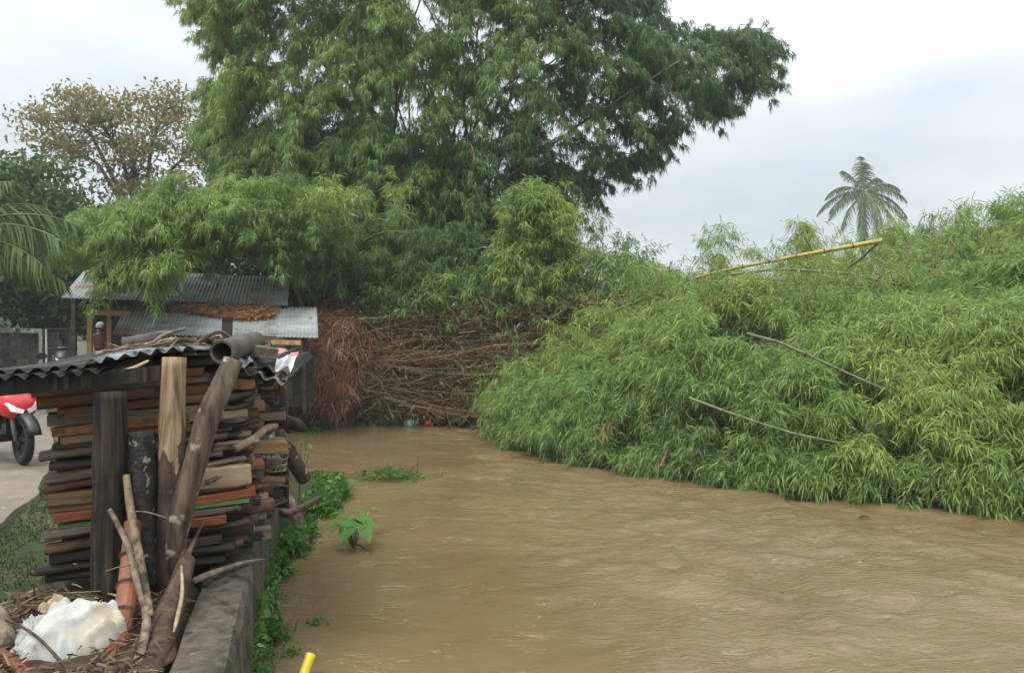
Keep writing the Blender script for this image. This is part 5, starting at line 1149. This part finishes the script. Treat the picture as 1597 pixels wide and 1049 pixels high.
mb = MB(); rs = [[(x * (1 + .05 * random.uniform(-1, 1)), y * (1 + .05 * random.uniform(-1, 1)), z + random.uniform(-.004, .004)) for x, y in ((-.10, -.075), (-.03, -.08), (.10, -.07), (.105, 0), (.10, .075), (-.02, .08), (-.10, .07), (-.105, 0))] for z in (0, .035, .07)]
mb.loft(rs); p = PF(1.22, .12, 1.365); o = mb.build('stone_slab', M['concrete'], None, loc=p, rot=(0.08, 0.22, PA)); tag(o, 'grey stone slab weighing down the roof sheets beside the pipe', 'stone')
crumple('metal_scrap', [(432, 558, 5.35), (463, 553, 5.5), (446, 596, 5.3), (428, 588, 5.2)], 0, .010, M['bag_white'], 'crumpled white metal scrap hanging from the shelter roof corner', 'metal scrap', 6)
crumple('metal_scrap', [(408, 541, 5.9), (466, 549, 6.1), (462, 560, 5.9), (410, 553, 5.8)], 0, .008, M['pink'], 'faded pink sheet scrap behind the stone slab', 'metal scrap', 5)
crumple('metal_scrap', [(360, 566, 4.95), (385, 555, 5.1), (395, 565, 5.0), (372, 574, 4.9)], 0, .012, M['zinc_worn'], 'torn grey metal scrap under the end of the pipe', 'metal scrap', 5)
crumple('plastic_scrap', [(392, 545, 5.5), (418, 535, 5.7), (424, 548, 5.6), (400, 556, 5.4)], 0, .012, M['zinc_black'], 'black plastic scrap between the pipe and the pink scrap', 'plastic sheet', 5)
crumple('cardboard_scrap', [(118, 572, 4.95), (150, 561, 5.05), (160, 556, 5.2), (124, 566, 5.2)], 0, .006, M['wood_orange'], 'orange-brown flat scrap lying on the black roof sheet', 'scrap', 4)
for i, (pix, rad, mn, lab) in enumerate([
    ([(135, 585, 4.55), (185, 572, 4.65), (235, 558, 4.75)], [.03, .034, .028], 'stick_dark', 'dark branch lying along the front edge of the shelter roof'),
    ([(150, 552, 5.6), (215, 541, 5.7), (275, 528, 5.9)], [.02, .022, .018], 'stick', 'long grey stick lying across the black roof sheets'),
    ([(192, 536, 5.7), (225, 531, 5.8), (262, 522, 6.0)], [.05, .05, .04], 'pipe', 'short brown hollow log lying on the roof behind the sticks'),
    ([(238, 535, 5.5), (258, 521, 5.6), (290, 512, 5.7)], [.012, .014, .010], 'stick', 'thin crooked stick poking above the roof litter'),
    ([(300, 540, 5.3), (325, 523, 5.5), (347, 518, 5.6), (362, 530, 5.6)], [.012, .014, .012, .010], 'stick_dark', 'bent dark twig arching behind the pipe'),
    ([(165, 583, 4.5), (200, 577, 4.5), (232, 562, 4.55)], [.008, .014, .006], 'wood_pale', 'pale split sliver on the front edge of the shelter roof')]):
    limb('stick', pix, rad, M[mn], lab, 'stick', 8)
n_ = 900; uu, ww = rng.uniform(.25, 1.15, n_), rng.uniform(.1, 1.3, n_); P0 = np.stack([PF(a, b, 1.345 + .035 * b + .05 * a + abs(rng.normal()) * .015) for a, b in zip(uu, ww)]) + np.array([0, 0, .03])
D = nrm(rng.normal(size=(n_, 3)) * np.array([1, 1, .22])); o = link('roof_litter', blade_mesh('roof_litter', P0, D, rng.uniform(.03, .15, n_), rng.uniform(.004, .012, n_), np.clip(rng.normal(.25, .22, n_), 0, 1), M['twig'], .12)); tag(o, 'brown dead leaves and twigs scattered on the shelter roof', 'litter', kind='stuff')
for q, r_, lab in (((292, 534, 5.35), .05, 'dark dry husk lying on the roof near the pipe'), ((322, 530, 5.6), .045, 'small dark husk lying behind the pipe')):
    mb = MB(); mb.loft([[(r_ * 1.7 * t, r_ * math.sqrt(max(.05, 1 - t * t)) * math.cos(a) * random.uniform(.85, 1.1), r_ * .7 * math.sqrt(max(.05, 1 - t * t)) * math.sin(a) * random.uniform(.85, 1.1)) for a in [2 * math.pi * j / 9 for j in range(9)]] for t in (-1, -.7, -.2, .3, .75, 1)])
    o = mb.build('coconut_husk', M['litter_soil'], None, loc=at(*q), rot=(0, .2, random.uniform(0, 3))); tag(o, lab, 'husk')
p = at(350, 494, 9.0); o = MB().box((0, 0, p[2] / 2 - .05), (.105, .09, p[2] + .1)).build('timber_post', M['wood_dark'], None, loc=(p[0], 9.0, 0), rot=(0, 0.02, .2)); tag(o, 'dark brown timber post standing between the woodpile and the shed', 'post')

# logs, canes and branches leaning in front of the pile
mb = MB(); P_ = [at(222, 915, 4.42), at(221, 800, 4.45), at(222, 672, 4.5)]; b_ = P_[0].copy()
mb = rough_log([q - b_ for q in P_], [.085, .083, .082, .084, .082, .07], seed=3, amp=.12, groove=10); o = mb.build('log', M['charred'], None, smooth=True, loc=b_); tag(o, 'charred black upright log between the dark post and the pale post', 'log')
cane('bamboo_pole', [(207, 815, 4.36), (204.5, 852, 4.28), (202, 890, 4.20), (198, 928, 4.08), (192, 965, 3.95), (183, 1000, 3.81), (172, 1035, 3.66), (140, 1080, 3.45)], .045, .060, M['culm_red'], 'thick reddish brown bamboo stem leaning before the dark post', .17, 'bamboo pole', 14, 1.12)
limb('log', [(292, 872, 4.42), (270, 940, 4.15), (240, 1030, 3.72), (215, 1090, 3.42)], [.045, .062, .066, .066], M['stick_dark'], 'dark smooth log leaning along the concrete wall', 'log', 12, .03)
limb('branch', [(318, 812, 4.60), (300, 848, 4.50), (285, 885, 4.34), (245, 962, 4.0), (200, 1030, 3.66), (170, 1075, 3.45)], [.006, .014, .022, .034, .034, .034], M['stick_dark'], 'forked brown branch with pointed tip crossing over the dark log', 'branch', 8)
limb('branch', [(171, 794, 4.32), (186, 822, 4.28), (200, 852, 4.22), (214, 905, 4.08), (228, 955, 3.92), (224, 1000, 3.75), (208, 1049, 3.55), (195, 1085, 3.42)], [.012, .015, .018, .020, .022, .022, .024, .026], M['stick'], 'long bent pale grey stick leaning before the red bamboo stem', 'branch', 8)
limb('branch', [(197, 741, 4.40), (203, 790, 4.32), (216, 860, 4.16), (229, 925, 4.0), (236, 960, 3.9)], [.020, .022, .022, .018, .012], M['post_pale'], 'stout pale brown stick standing against the charred log', 'branch', 8)
limb('branch', [(283, 882, 4.28), (284, 925, 4.12), (276, 965, 3.95), (271, 985, 3.86)], [.006, .011, .012, .005], M['wood_pale'], 'thin pale splinter hanging over the dark log', 'branch', 6)
limb('branch', [(301, 906, 4.58), (330, 894, 4.72), (352, 886, 4.86), (380, 877, 5.05), (412, 871, 5.2)], [.020, .022, .016, .014, .005], M['stick'], 'broken grey branch lying across the concrete wall', 'branch', 7)
limb('twig', [(-10, 958, 3.85), (25, 972, 3.72), (62, 996, 3.58), (105, 1042, 3.42), (130, 1070, 3.35)], [.006, .007, .007, .008, .008], M['stick_dark'], 'thin brown twig crossing in front of the white sack', 'twig', 6)
limb('twig', [(18, 955, 4.0), (40, 938, 4.1), (70, 926, 4.2), (130, 923, 4.3), (158, 921, 4.3)], [.004, .004, .004, .004, .003], M['stick'], 'arching thin grey stem above the white sack', 'twig', 5)
limb('twig', [(212, 797, 4.25), (232, 799, 4.3), (262, 808, 4.35)], [.004, .005, .003], M['stick'], 'short twig sticking sideways from the charred log', 'twig', 5)
limb('twig', [(165, 890, 4.0), (185, 884, 4.02), (204, 880, 4.08)], [.003, .004, .004], M['stick'], 'short twig sticking out left of the red bamboo stem', 'twig', 5)
limb('twig', [(348, 944, 4.42), (365, 942, 4.45), (382, 946, 4.4)], [.003, .004, .003], M['stick'], 'tiny twig lying on the wall top', 'twig', 5)
limb('cane', [(0, 1020, 3.62), (25, 1038, 3.52), (50, 1070, 3.4)], [.03, .032, .032], M['culm_red'], 'short reddish cane lying under the twig left of the sack', 'bamboo stem', 9)
limb('bark_chunk', [(-8, 945, 3.9), (5, 985, 3.75), (14, 1010, 3.65)], [.03, .05, .025], M['stick'], 'pale fibrous bark chunk left of the white sack', 'bark', 8, .2)

# crumpled white sack
def lump(name, loc, size, mat, label, cat, seed=0, ridge=.22, n=(46, 28), rot=(0, 0, 0), flat=-0.75, parent=None):
    rs = np.random.default_rng(seed); V = []; K = [(nrm(rs.normal(size=3)) * (1.6 + 1.15 * k), rs.uniform(0, 6.3), 1 / (1.0 + 0.35 * k)) for k in range(11)]
    nu, nvv = n
    for i in range(nvv + 1):
        th = math.pi * i / nvv
        for j in range(nu):
            ph = 2 * math.pi * j / nu; d = np.array([math.sin(th) * math.cos(ph), math.sin(th) * math.sin(ph), math.cos(th)])
            r_ = 1.0 + ridge * sum(a * (.62 - abs(math.sin(k_ @ d + p_ + 0.6 * math.sin(3 * d[0] + p_)))) for k_, p_, a in K) / 2.6
            q = d * r_; q[2] = max(q[2], flat); V.append(q * np.array(size))
    Fc = [(i * nu + j, i * nu + (j + 1) % nu, (i + 1) * nu + (j + 1) % nu, (i + 1) * nu + j) for i in range(nvv) for j in range(nu)]
    Fc = [tuple(reversed(f)) for f in Fc]
    o = MB().add(V, Fc).build(name, mat, parent, smooth=True, loc=loc, rot=rot)
    if label: tag(o, label, cat)
    return o
SK = empty('sack', at(98, 1000, 3.72)); tag(SK, 'crumpled white woven sack on the litter before the dark post', 'sack')
def drape(name, loc, size, rz, seed, mat, parent, h=.2, peak=(0.25, 0.1)):
    nu, nr = 84, 34; V = [(0, 0, 0)]; rs = np.random.default_rng(seed)
    aa = np.linspace(0, 2 * math.pi, nu, endpoint=False); edge = 1 + .16 * vnoise(np.cos(aa) * 2.2 + seed, np.sin(aa) * 2.2, seed) + .07 * vnoise(np.cos(aa) * 6 + seed, np.sin(aa) * 6, seed + 1)
    RR, AA = np.meshgrid(np.linspace(0, 1, nr + 1)[1:], np.arange(nu), indexing='ij')
    X_ = RR * edge[AA] * np.cos(aa[AA]); Y_ = RR * edge[AA] * np.sin(aa[AA])
    def hz(x, y, r):
        rid = lambda f, k, a: 1 - np.abs(vnoise((x * math.cos(a) + y * math.sin(a)) * f + k, (-x * math.sin(a) + y * math.cos(a)) * f * .45 + k * 2, seed + k))
        dome = np.clip(1 - r ** 2.4, 0, 1) * (1 + peak[0] * x + peak[1] * y)
        fold = .50 * rid(1.8, 11, .5) ** 2.2 + .20 * rid(3.6, 12, -.7) ** 2.2 + .05 * rid(7.5, 13, .2) ** 2
        return h * (dome * .62 + fold * np.clip(1.25 - r ** 4, .1, 1) * .55) * np.clip((1 - r) * 7, 0, 1)
    Z_ = hz(X_, Y_, RR)
    V = [(0, 0, float(hz(np.array([0.0]), np.array([0.0]), np.array([0.0]))[0]))] + [(X_[i, k] * size[0], Y_[i, k] * size[1], Z_[i, k]) for i in range(nr) for k in range(nu)]
    Fc = [(0, 1 + k, 1 + (k + 1) % nu) for k in range(nu)] + [(1 + i * nu + k, 1 + (i + 1) * nu + k, 1 + (i + 1) * nu + (k + 1) % nu, 1 + i * nu + (k + 1) % nu) for i in range(nr - 1) for k in range(nu)]
    Fc.append(tuple(1 + (nr - 1) * nu + k for k in reversed(range(nu))))
    return MB().add(V, Fc).build(name, mat, parent, smooth=True, loc=loc, rot=(0, 0, rz))
drape('body', (.02, .02, -.10), (.245, .20), .25, 14, M['sack'], SK, .36, (.30, .15))
drape('fold', (-.15, .05, -.10), (.15, .16), 1.2, 17, M['sack'], SK, .22, (.1, .0))
crumple('cardboard_scrap', [(56, 950, 4.05), (70, 938, 4.12), (100, 928, 4.15), (98, 962, 4.0)], 0, .012, M['card'], 'torn tan cardboard scrap behind the white sack', 'cardboard', 6)
# loose brown litter on the ground in front of the pile
n_ = 3600; P0 = np.stack([rng.uniform(-2.75, -1.55, n_), rng.uniform(3.1, 4.5, n_), np.abs(rng.normal(0, .05, n_))], -1)
P0 = P0[P0[:, 0] < -1.62 - .25 * (P0[:, 1] - 3.5)]; n_ = len(P0); D = nrm(rng.normal(size=(n_, 3)) * np.array([1, 1, .3]) + np.array([0, 0, .1]))
o = link('ground_litter', blade_mesh('ground_litter', P0, D, rng.uniform(.03, .13, n_), rng.uniform(.004, .016, n_), np.clip(rng.normal(.22, .22, n_), 0, 1), M['twig'], .1)); tag(o, 'brown leaf and bark litter around the white sack', 'litter', kind='stuff')
lump('soil_heap', (-2.15, 3.72, -.04), (.55, .5, .10), M['litter_soil'], 'low dark soil and bark heap under the white sack', 'soil heap', 31, .3, flat=-.4)

# ------------------------------------------------------------------ grass and weeds
n_ = 26000; P0 = np.stack([rng.uniform(-5.6, -2.3, n_), rng.uniform(3.2, 10.5, n_), np.full(n_, -.02)], -1)
ex = np.interp(P0[:, 1], [p[1] for p in PATH], [p[0] for p in PATH]); u_ = (P0[:, :2] - PO[:2]) @ UD[:2]
kp = (P0[:, 0] > ex - 0.02) & (P0[:, 0] < np.interp(P0[:, 1], [3.2, 4.6, 7, 10.5], [-2.45, -2.8, -3.1, -3.5])) & (vnoise(P0[:, 0] * 1.6, P0[:, 1] * 1.6, 71) > -.45)
P0 = P0[kp]; n_ = len(P0); D = nrm(rng.normal(size=(n_, 3)) * .55 + np.array([0, 0, 1.0]))
o = link('grass', blade_mesh('grass', P0, D, rng.uniform(.03, .11, n_), rng.uniform(.004, .009, n_), np.clip(.42 + .25 * vnoise(P0[:, 0] * 1.2, P0[:, 1] * 1.2, 72) + rng.normal(0, .14, n_), 0, 1), M['grass'], .4)); tag(o, 'short dark green grass between the path and the woodpile', 'grass', kind='stuff')

def bank(t):  # weed line: along the wall foot, widening at the ledge
    return np.array([np.interp(t, [3.4, 6.0, 6.7, 7.4, 8.6, 9.8, 11.0], [-1.20, -1.84, -1.90, -1.98, -2.02, -2.25, -2.9]), t])
n_ = 15000; tY = 3.5 + 7.4 * rng.random(n_) ** .8; bx = np.interp(tY, [3.4, 6.0, 6.7, 7.4, 8.6, 9.8, 10.6, 11.2], [-1.185, -1.825, -1.99, -2.13, -2.30, -2.34, -2.45, -2.9])
wd = np.interp(tY, [3.4, 5.5, 6.6, 7.4, 8.6, 9.8, 11], [.07, .10, .13, .15, .2, .30, .25]); off = rng.uniform(-.4, 1.0, n_) * wd
cl = vnoise(tY * 2.2, off * 3, 75); kp = cl > np.where(tY < 6.3, .30 + .2 * np.abs(off / wd), -.3); tY, bx, off, cl = tY[kp], bx[kp], off[kp], cl[kp]; n_ = len(tY)
gz, _ = ground_z(bx + off, tY); P0 = np.stack([bx + off, tY, np.maximum(gz, ZW - .03)], -1)
hgt = np.where(tY < 6.3, .44 * np.clip(1 - off / wd[kp], 0, 1), .18) * rng.random(n_); P0[:, 2] += hgt + .02
D = nrm(rng.normal(size=(n_, 3)) + np.array([.3, -.4, .5])); big = rng.random(n_) < .25
o = link('bank_weeds', leaf_mesh('bank_weeds', P0, D, np.where(big, rng.uniform(.05, .11, n_), rng.uniform(.025, .06, n_)), np.where(big, rng.uniform(.03, .06, n_), rng.uniform(.012, .03, n_)), np.clip(.45 + .2 * cl + rng.normal(0, .16, n_), 0, .97), M['weed'])); tag(o, 'bright green weeds growing along the foot of the concrete wall', 'weeds', kind='stuff')
n2 = 5000; idx = rng.integers(0, n_, n2); Pg = P0[idx] + rng.normal(size=(n2, 3)) * np.array([.05, .05, 0]); Pg[:, 2] -= hgt[idx]
o = link('bank_grass', blade_mesh('bank_grass', Pg, nrm(rng.normal(size=(n2, 3)) * .6 + np.array([.1, -.1, 1])), rng.uniform(.06, .22, n2), rng.uniform(.004, .010, n2), np.clip(rng.normal(.5, .2, n2), 0, .97), M['weed'], .45)); tag(o, 'green grass blades among the weeds on the river ledge', 'grass', kind='stuff')
n2 = 3000   # weeds at the foot of the root plate and the far shore
Pg = np.stack([rng.uniform(-5.6, -3.9, n2), 17.0 + rng.normal(0, .35, n2), np.zeros(n2)], -1); Pg[:, 2] = ground_z(Pg[:, 0], Pg[:, 1])[0] + rng.random(n2) * .35; Pg[:, 2] = np.maximum(Pg[:, 2], ZW + .02)
o = link('shore_weeds', leaf_mesh('shore_weeds', Pg, nrm(rng.normal(size=(n2, 3)) + np.array([0, -.3, .4])), rng.uniform(.06, .14, n2), rng.uniform(.03, .06, n2), np.clip(rng.normal(.35, .2, n2), 0, .9), M['weed'])); tag(o, 'low weeds on the shore under the red root plate', 'weeds', kind='stuff')

# logs on the ledge
limb('log', [(440, 762, 8.9), (462, 800, 8.2), (472, 835, 7.85), (477, 855, 7.6)], [.05, .058, .06, .05], M['log_grey'], 'grey weathered log on the weedy ledge with one end in the water', 'log')
limb('log', [(430, 790, 7.9), (450, 800, 7.75), (500, 775, 8.6)], [.035, .04, .03], M['stick_dark'], 'dark half-hidden branch among the weeds of the ledge', 'branch')

# broad-leaved water plant (each leaf a part)
WP0 = at(552, 852, 7.78); WP0[2] = ZW; WP = empty('taro_plant', WP0); tag(WP, 'taro-like plant with broad bright green leaves standing in the water', 'plant')
def heart(L, W):
    prof = [(0, 0), (-.18, .22), (-.12, .42), (.12, .50), (.40, .42), (.70, .25), (1, 0)]
    top = [(x * L, y * W, -.10 * L * x * x) for x, y in prof]; V = []; Fc = []
    for x, y, z in top: V += [(x, y, z + .07 * y), (max(x, 0) * 1.0 if y else x, 0, z * 1.0 - .012 if 0 < x < L else z), (x, -y, z + .07 * y)]
    n = len(top)
    for i in range(n - 1):
        a = i * 3; b = a + 3; Fc += [(a, a + 1, b + 1, b), (a + 1, a + 2, b + 2, b + 1)]
    return V, Fc
def wleaf(q, L, az, tilt, base=None, parent=WP, root=WP0, mat='weed', tint=.6):
    V, Fc = heart(L, L * .95); me = bpy.data.meshes.new('leaf'); me.from_pydata(V, [], Fc); me.update(); me.materials.append(M[mat])
    a = me.attributes.new('tint', 'FLOAT', 'POINT'); a.data.foreach_set('value', np.full(len(V), tint, dtype=np.float32))
    p = at(*q) - root; o = link('leaf', me, parent, p, (0, tilt, az)); 
    st = MB().tube([(base or (0, 0, -.05)), (p[0] * .6, p[1] * .6, p[2] * .7), tuple(p)], [.008, .006, .004], 5).build('stem', M['culm_green'], parent); return o
for q, L, az, ti, tn in (((538, 806, 7.8), .20, R(190), .35, .6), ((552, 808, 7.75), .24, R(-75), .45, .62), ((562, 806, 7.8), .22, R(-20), .40, .68), ((545, 820, 7.6), .20, R(-110), .6, .58), ((566, 822, 7.65), .18, R(-50), .65, .7), ((528, 798, 7.9), .12, R(160), .2, .6),
                     ((538, 794, 8.1), .13, R(110), .1, .65), ((557, 797, 8.1), .13, R(40), .1, .68), ((578, 792, 8.2), .12, R(5), .1, .62), ((528, 818, 7.6), .13, R(215), .6, .5)): wleaf(q, L, az, ti, tint=tn)
limb('twig', [(548, 848, 7.85), (562, 850, 7.8), (572, 858, 7.65), (580, 862, 7.55)], [.005, .008, .007, .004], M['stick_dark'], 'thin dark twig in the water below the broad-leaved plant', 'twig', 6)
SG0 = at(466, 712, 8.9); SG = empty('weed_sprig', (SG0[0], SG0[1], ZW + .15)); tag(SG, 'leafy weed sprig rising beside the sloping log', 'plant')
for q, L, az in (((470, 690, 8.8), .12, R(20)), ((478, 692, 8.8), .10, R(-30)), ((463, 686, 8.8), .10, R(120)), ((482, 706, 8.7), .07, R(0))): wleaf(q, L, az, .4, None, SG, np.array(SG.location), tint=.5)

# floating mat of grass and twigs
FM = empty('floating_debris', (*at(606, 745, 11.25)[:2], ZW)); tag(FM, 'floating mat of grass and twigs caught in the current', 'debris')
n_ = 900; Pg = np.stack([rng.normal(0, .26, n_), rng.normal(0, .14, n_), rng.random(n_) * .05 + .005], -1); Pg[:, 2] += .07 * np.exp(-(Pg[:, 0] / .22) ** 2)
o = link('grass', blade_mesh('grass', Pg, nrm(rng.normal(size=(n_, 3)) * np.array([1.2, .8, .35]) + np.array([.3, 0, .25])), rng.uniform(.06, .20, n_), rng.uniform(.005, .012, n_), np.clip(rng.normal(.5, .25, n_), 0, 1), M['weed'], .3), FM); tag(o, kind='stuff')
MB().tube([(-.36, .03, .0), (-.36, .03, .09), (-.35, .03, .13)], [.03, .032, .028], 8).build('stump', M['stick_dark'], FM)
for a, b in (((.05, 0, .03), (.45, -.05, .05)), ((.25, .05, .03), (.40, .02, .20)), ((.40, .02, .0), (.42, .03, .32)), ((.1, 0, .02), (.2, 0, .2)), ((-.1, 0, .02), (-.05, .03, .16)), ((.72, .1, -.02), (.80, .1, .10))):
    MB().tube([a, ((a[0] + b[0]) / 2, (a[1] + b[1]) / 2 + .01, (a[2] + b[2]) / 2 + .02), b], [.008, .007, .003], 5).build('twig', M['stick_dark'], FM)
# dry grass standing in the slack water
n_ = 60; e = at(455, 955, 6.0); P0 = np.stack([e[0] + rng.normal(0, .16, n_), 5.95 + rng.normal(0, .22, n_), np.full(n_, ZW - .03)], -1)
o = link('dry_grass', blade_mesh('dry_grass', P0, nrm(rng.normal(size=(n_, 3)) * .35 + np.array([.15, 0, 1])), rng.uniform(.08, .30, n_), rng.uniform(.003, .006, n_), np.full(n_, 1.0) - rng.random(n_) * .05, M['weed'], .15)); tag(o, 'sparse dry straw stems standing in the slack water', 'dry grass', kind='stuff')
for q, lab in (((494, 972, 5.75), 'small green water weed tuft near the dry straw stems'), ((455, 1018, 5.2), 'submerged dark green weed tuft near the yellow cane')):
    p = at(*q); n_ = 70; o = link('weed_tuft', leaf_mesh('weed_tuft', np.stack([rng.normal(0, .035, n_), rng.normal(0, .035, n_), rng.random(n_) * .03], -1), nrm(rng.normal(size=(n_, 3)) + np.array([0, 0, .4])), rng.uniform(.02, .05, n_), rng.uniform(.01, .02, n_), rng.uniform(.2, .6, n_), M['weed']), None, (p[0], p[1], ZW)); tag(o, lab, 'weeds', kind='stuff')
limb('yellow_cane', [(466, 1075, 4.75), (476, 1045, 4.82), (485, 1019, 4.88)], [.030, .031, .030], M['cane_yellow'], 'bright yellow cane end rising out of the water beside the wall', 'cane', 12, .01)
# rubbish at the far shore
for q, sz, mn, lab, sd_ in (((490, 664, 17.2), (.15, .10, .09), 'bag_yellow', 'crumpled yellow plastic bag at the foot of the root plate', 41), ((641, 660, 17.4), (.17, .12, .09), 'bag_green', 'pale green plastic bag floating before the dark leaves', 42), ((668, 661, 17.4), (.10, .08, .08), 'bag_red', 'small red plastic scrap floating beside the green bag', 43), ((583, 656, 17.7), (.09, .07, .07), 'bag_white', 'small white plastic scrap at the water under the culms', 44), ((984, 729, 11.9), (.06, .05, .05), 'bag_white', 'tiny white plastic scrap at the foot of the foliage', 45)):
    p = at(*q); lump('plastic_bag', (p[0], p[1], ZW + sz[2] * .45), sz, M[mn], lab, 'plastic bag', sd_, .35, (24, 16))
for pix, rad, mn, lab in (([(1078, 746, 11.2), (1092, 752, 10.95), (1110, 759, 10.7)], [.018, .022, .016], 'wood_pale', 'pale driftwood stick floating at the foot of the heap'), ([(1340, 806, 8.95), (1348, 804, 9.0), (1357, 806, 8.95)], [.012, .014, .008], 'stick_dark', 'small dark twig floating in the current'),
                          ([(1012, 748, 11.2), (1020, 742, 11.3), (1030, 744, 11.3)], [.01, .014, .008], 'stick_dark', 'dark knotted twig floating near the foliage'), ([(700, 778, 9.92), (712, 776, 10.0), (730, 777, 9.96)], [.01, .012, .006], 'stick_dark', 'dark twig floating in the smooth water')):
    limb('driftwood', pix, rad, M[mn], lab, 'driftwood', 7)

# ------------------------------------------------------------------ thin moist haze in the air
m = bpy.data.materials.new('haze'); m.use_nodes = True; n, l = m.node_tree.nodes, m.node_tree.links
n.remove(n['Principled BSDF']); pv = n.new('ShaderNodeVolumePrincipled'); pv.inputs['Color'].default_value = (0.92, 0.95, 0.97, 1); pv.inputs['Density'].default_value = 0.0011; pv.inputs['Anisotropy'].default_value = 0.2
l.new(pv.outputs[0], n['Material Output'].inputs['Volume'])
o = MB().box((0, 0, 9.0), (3600, 3600, 26.0)).build('haze', m); tag(o, 'thin pale haze filling the air over river and trees', 'haze', kind='stuff')
SC.cycles.volume_bounces = 1
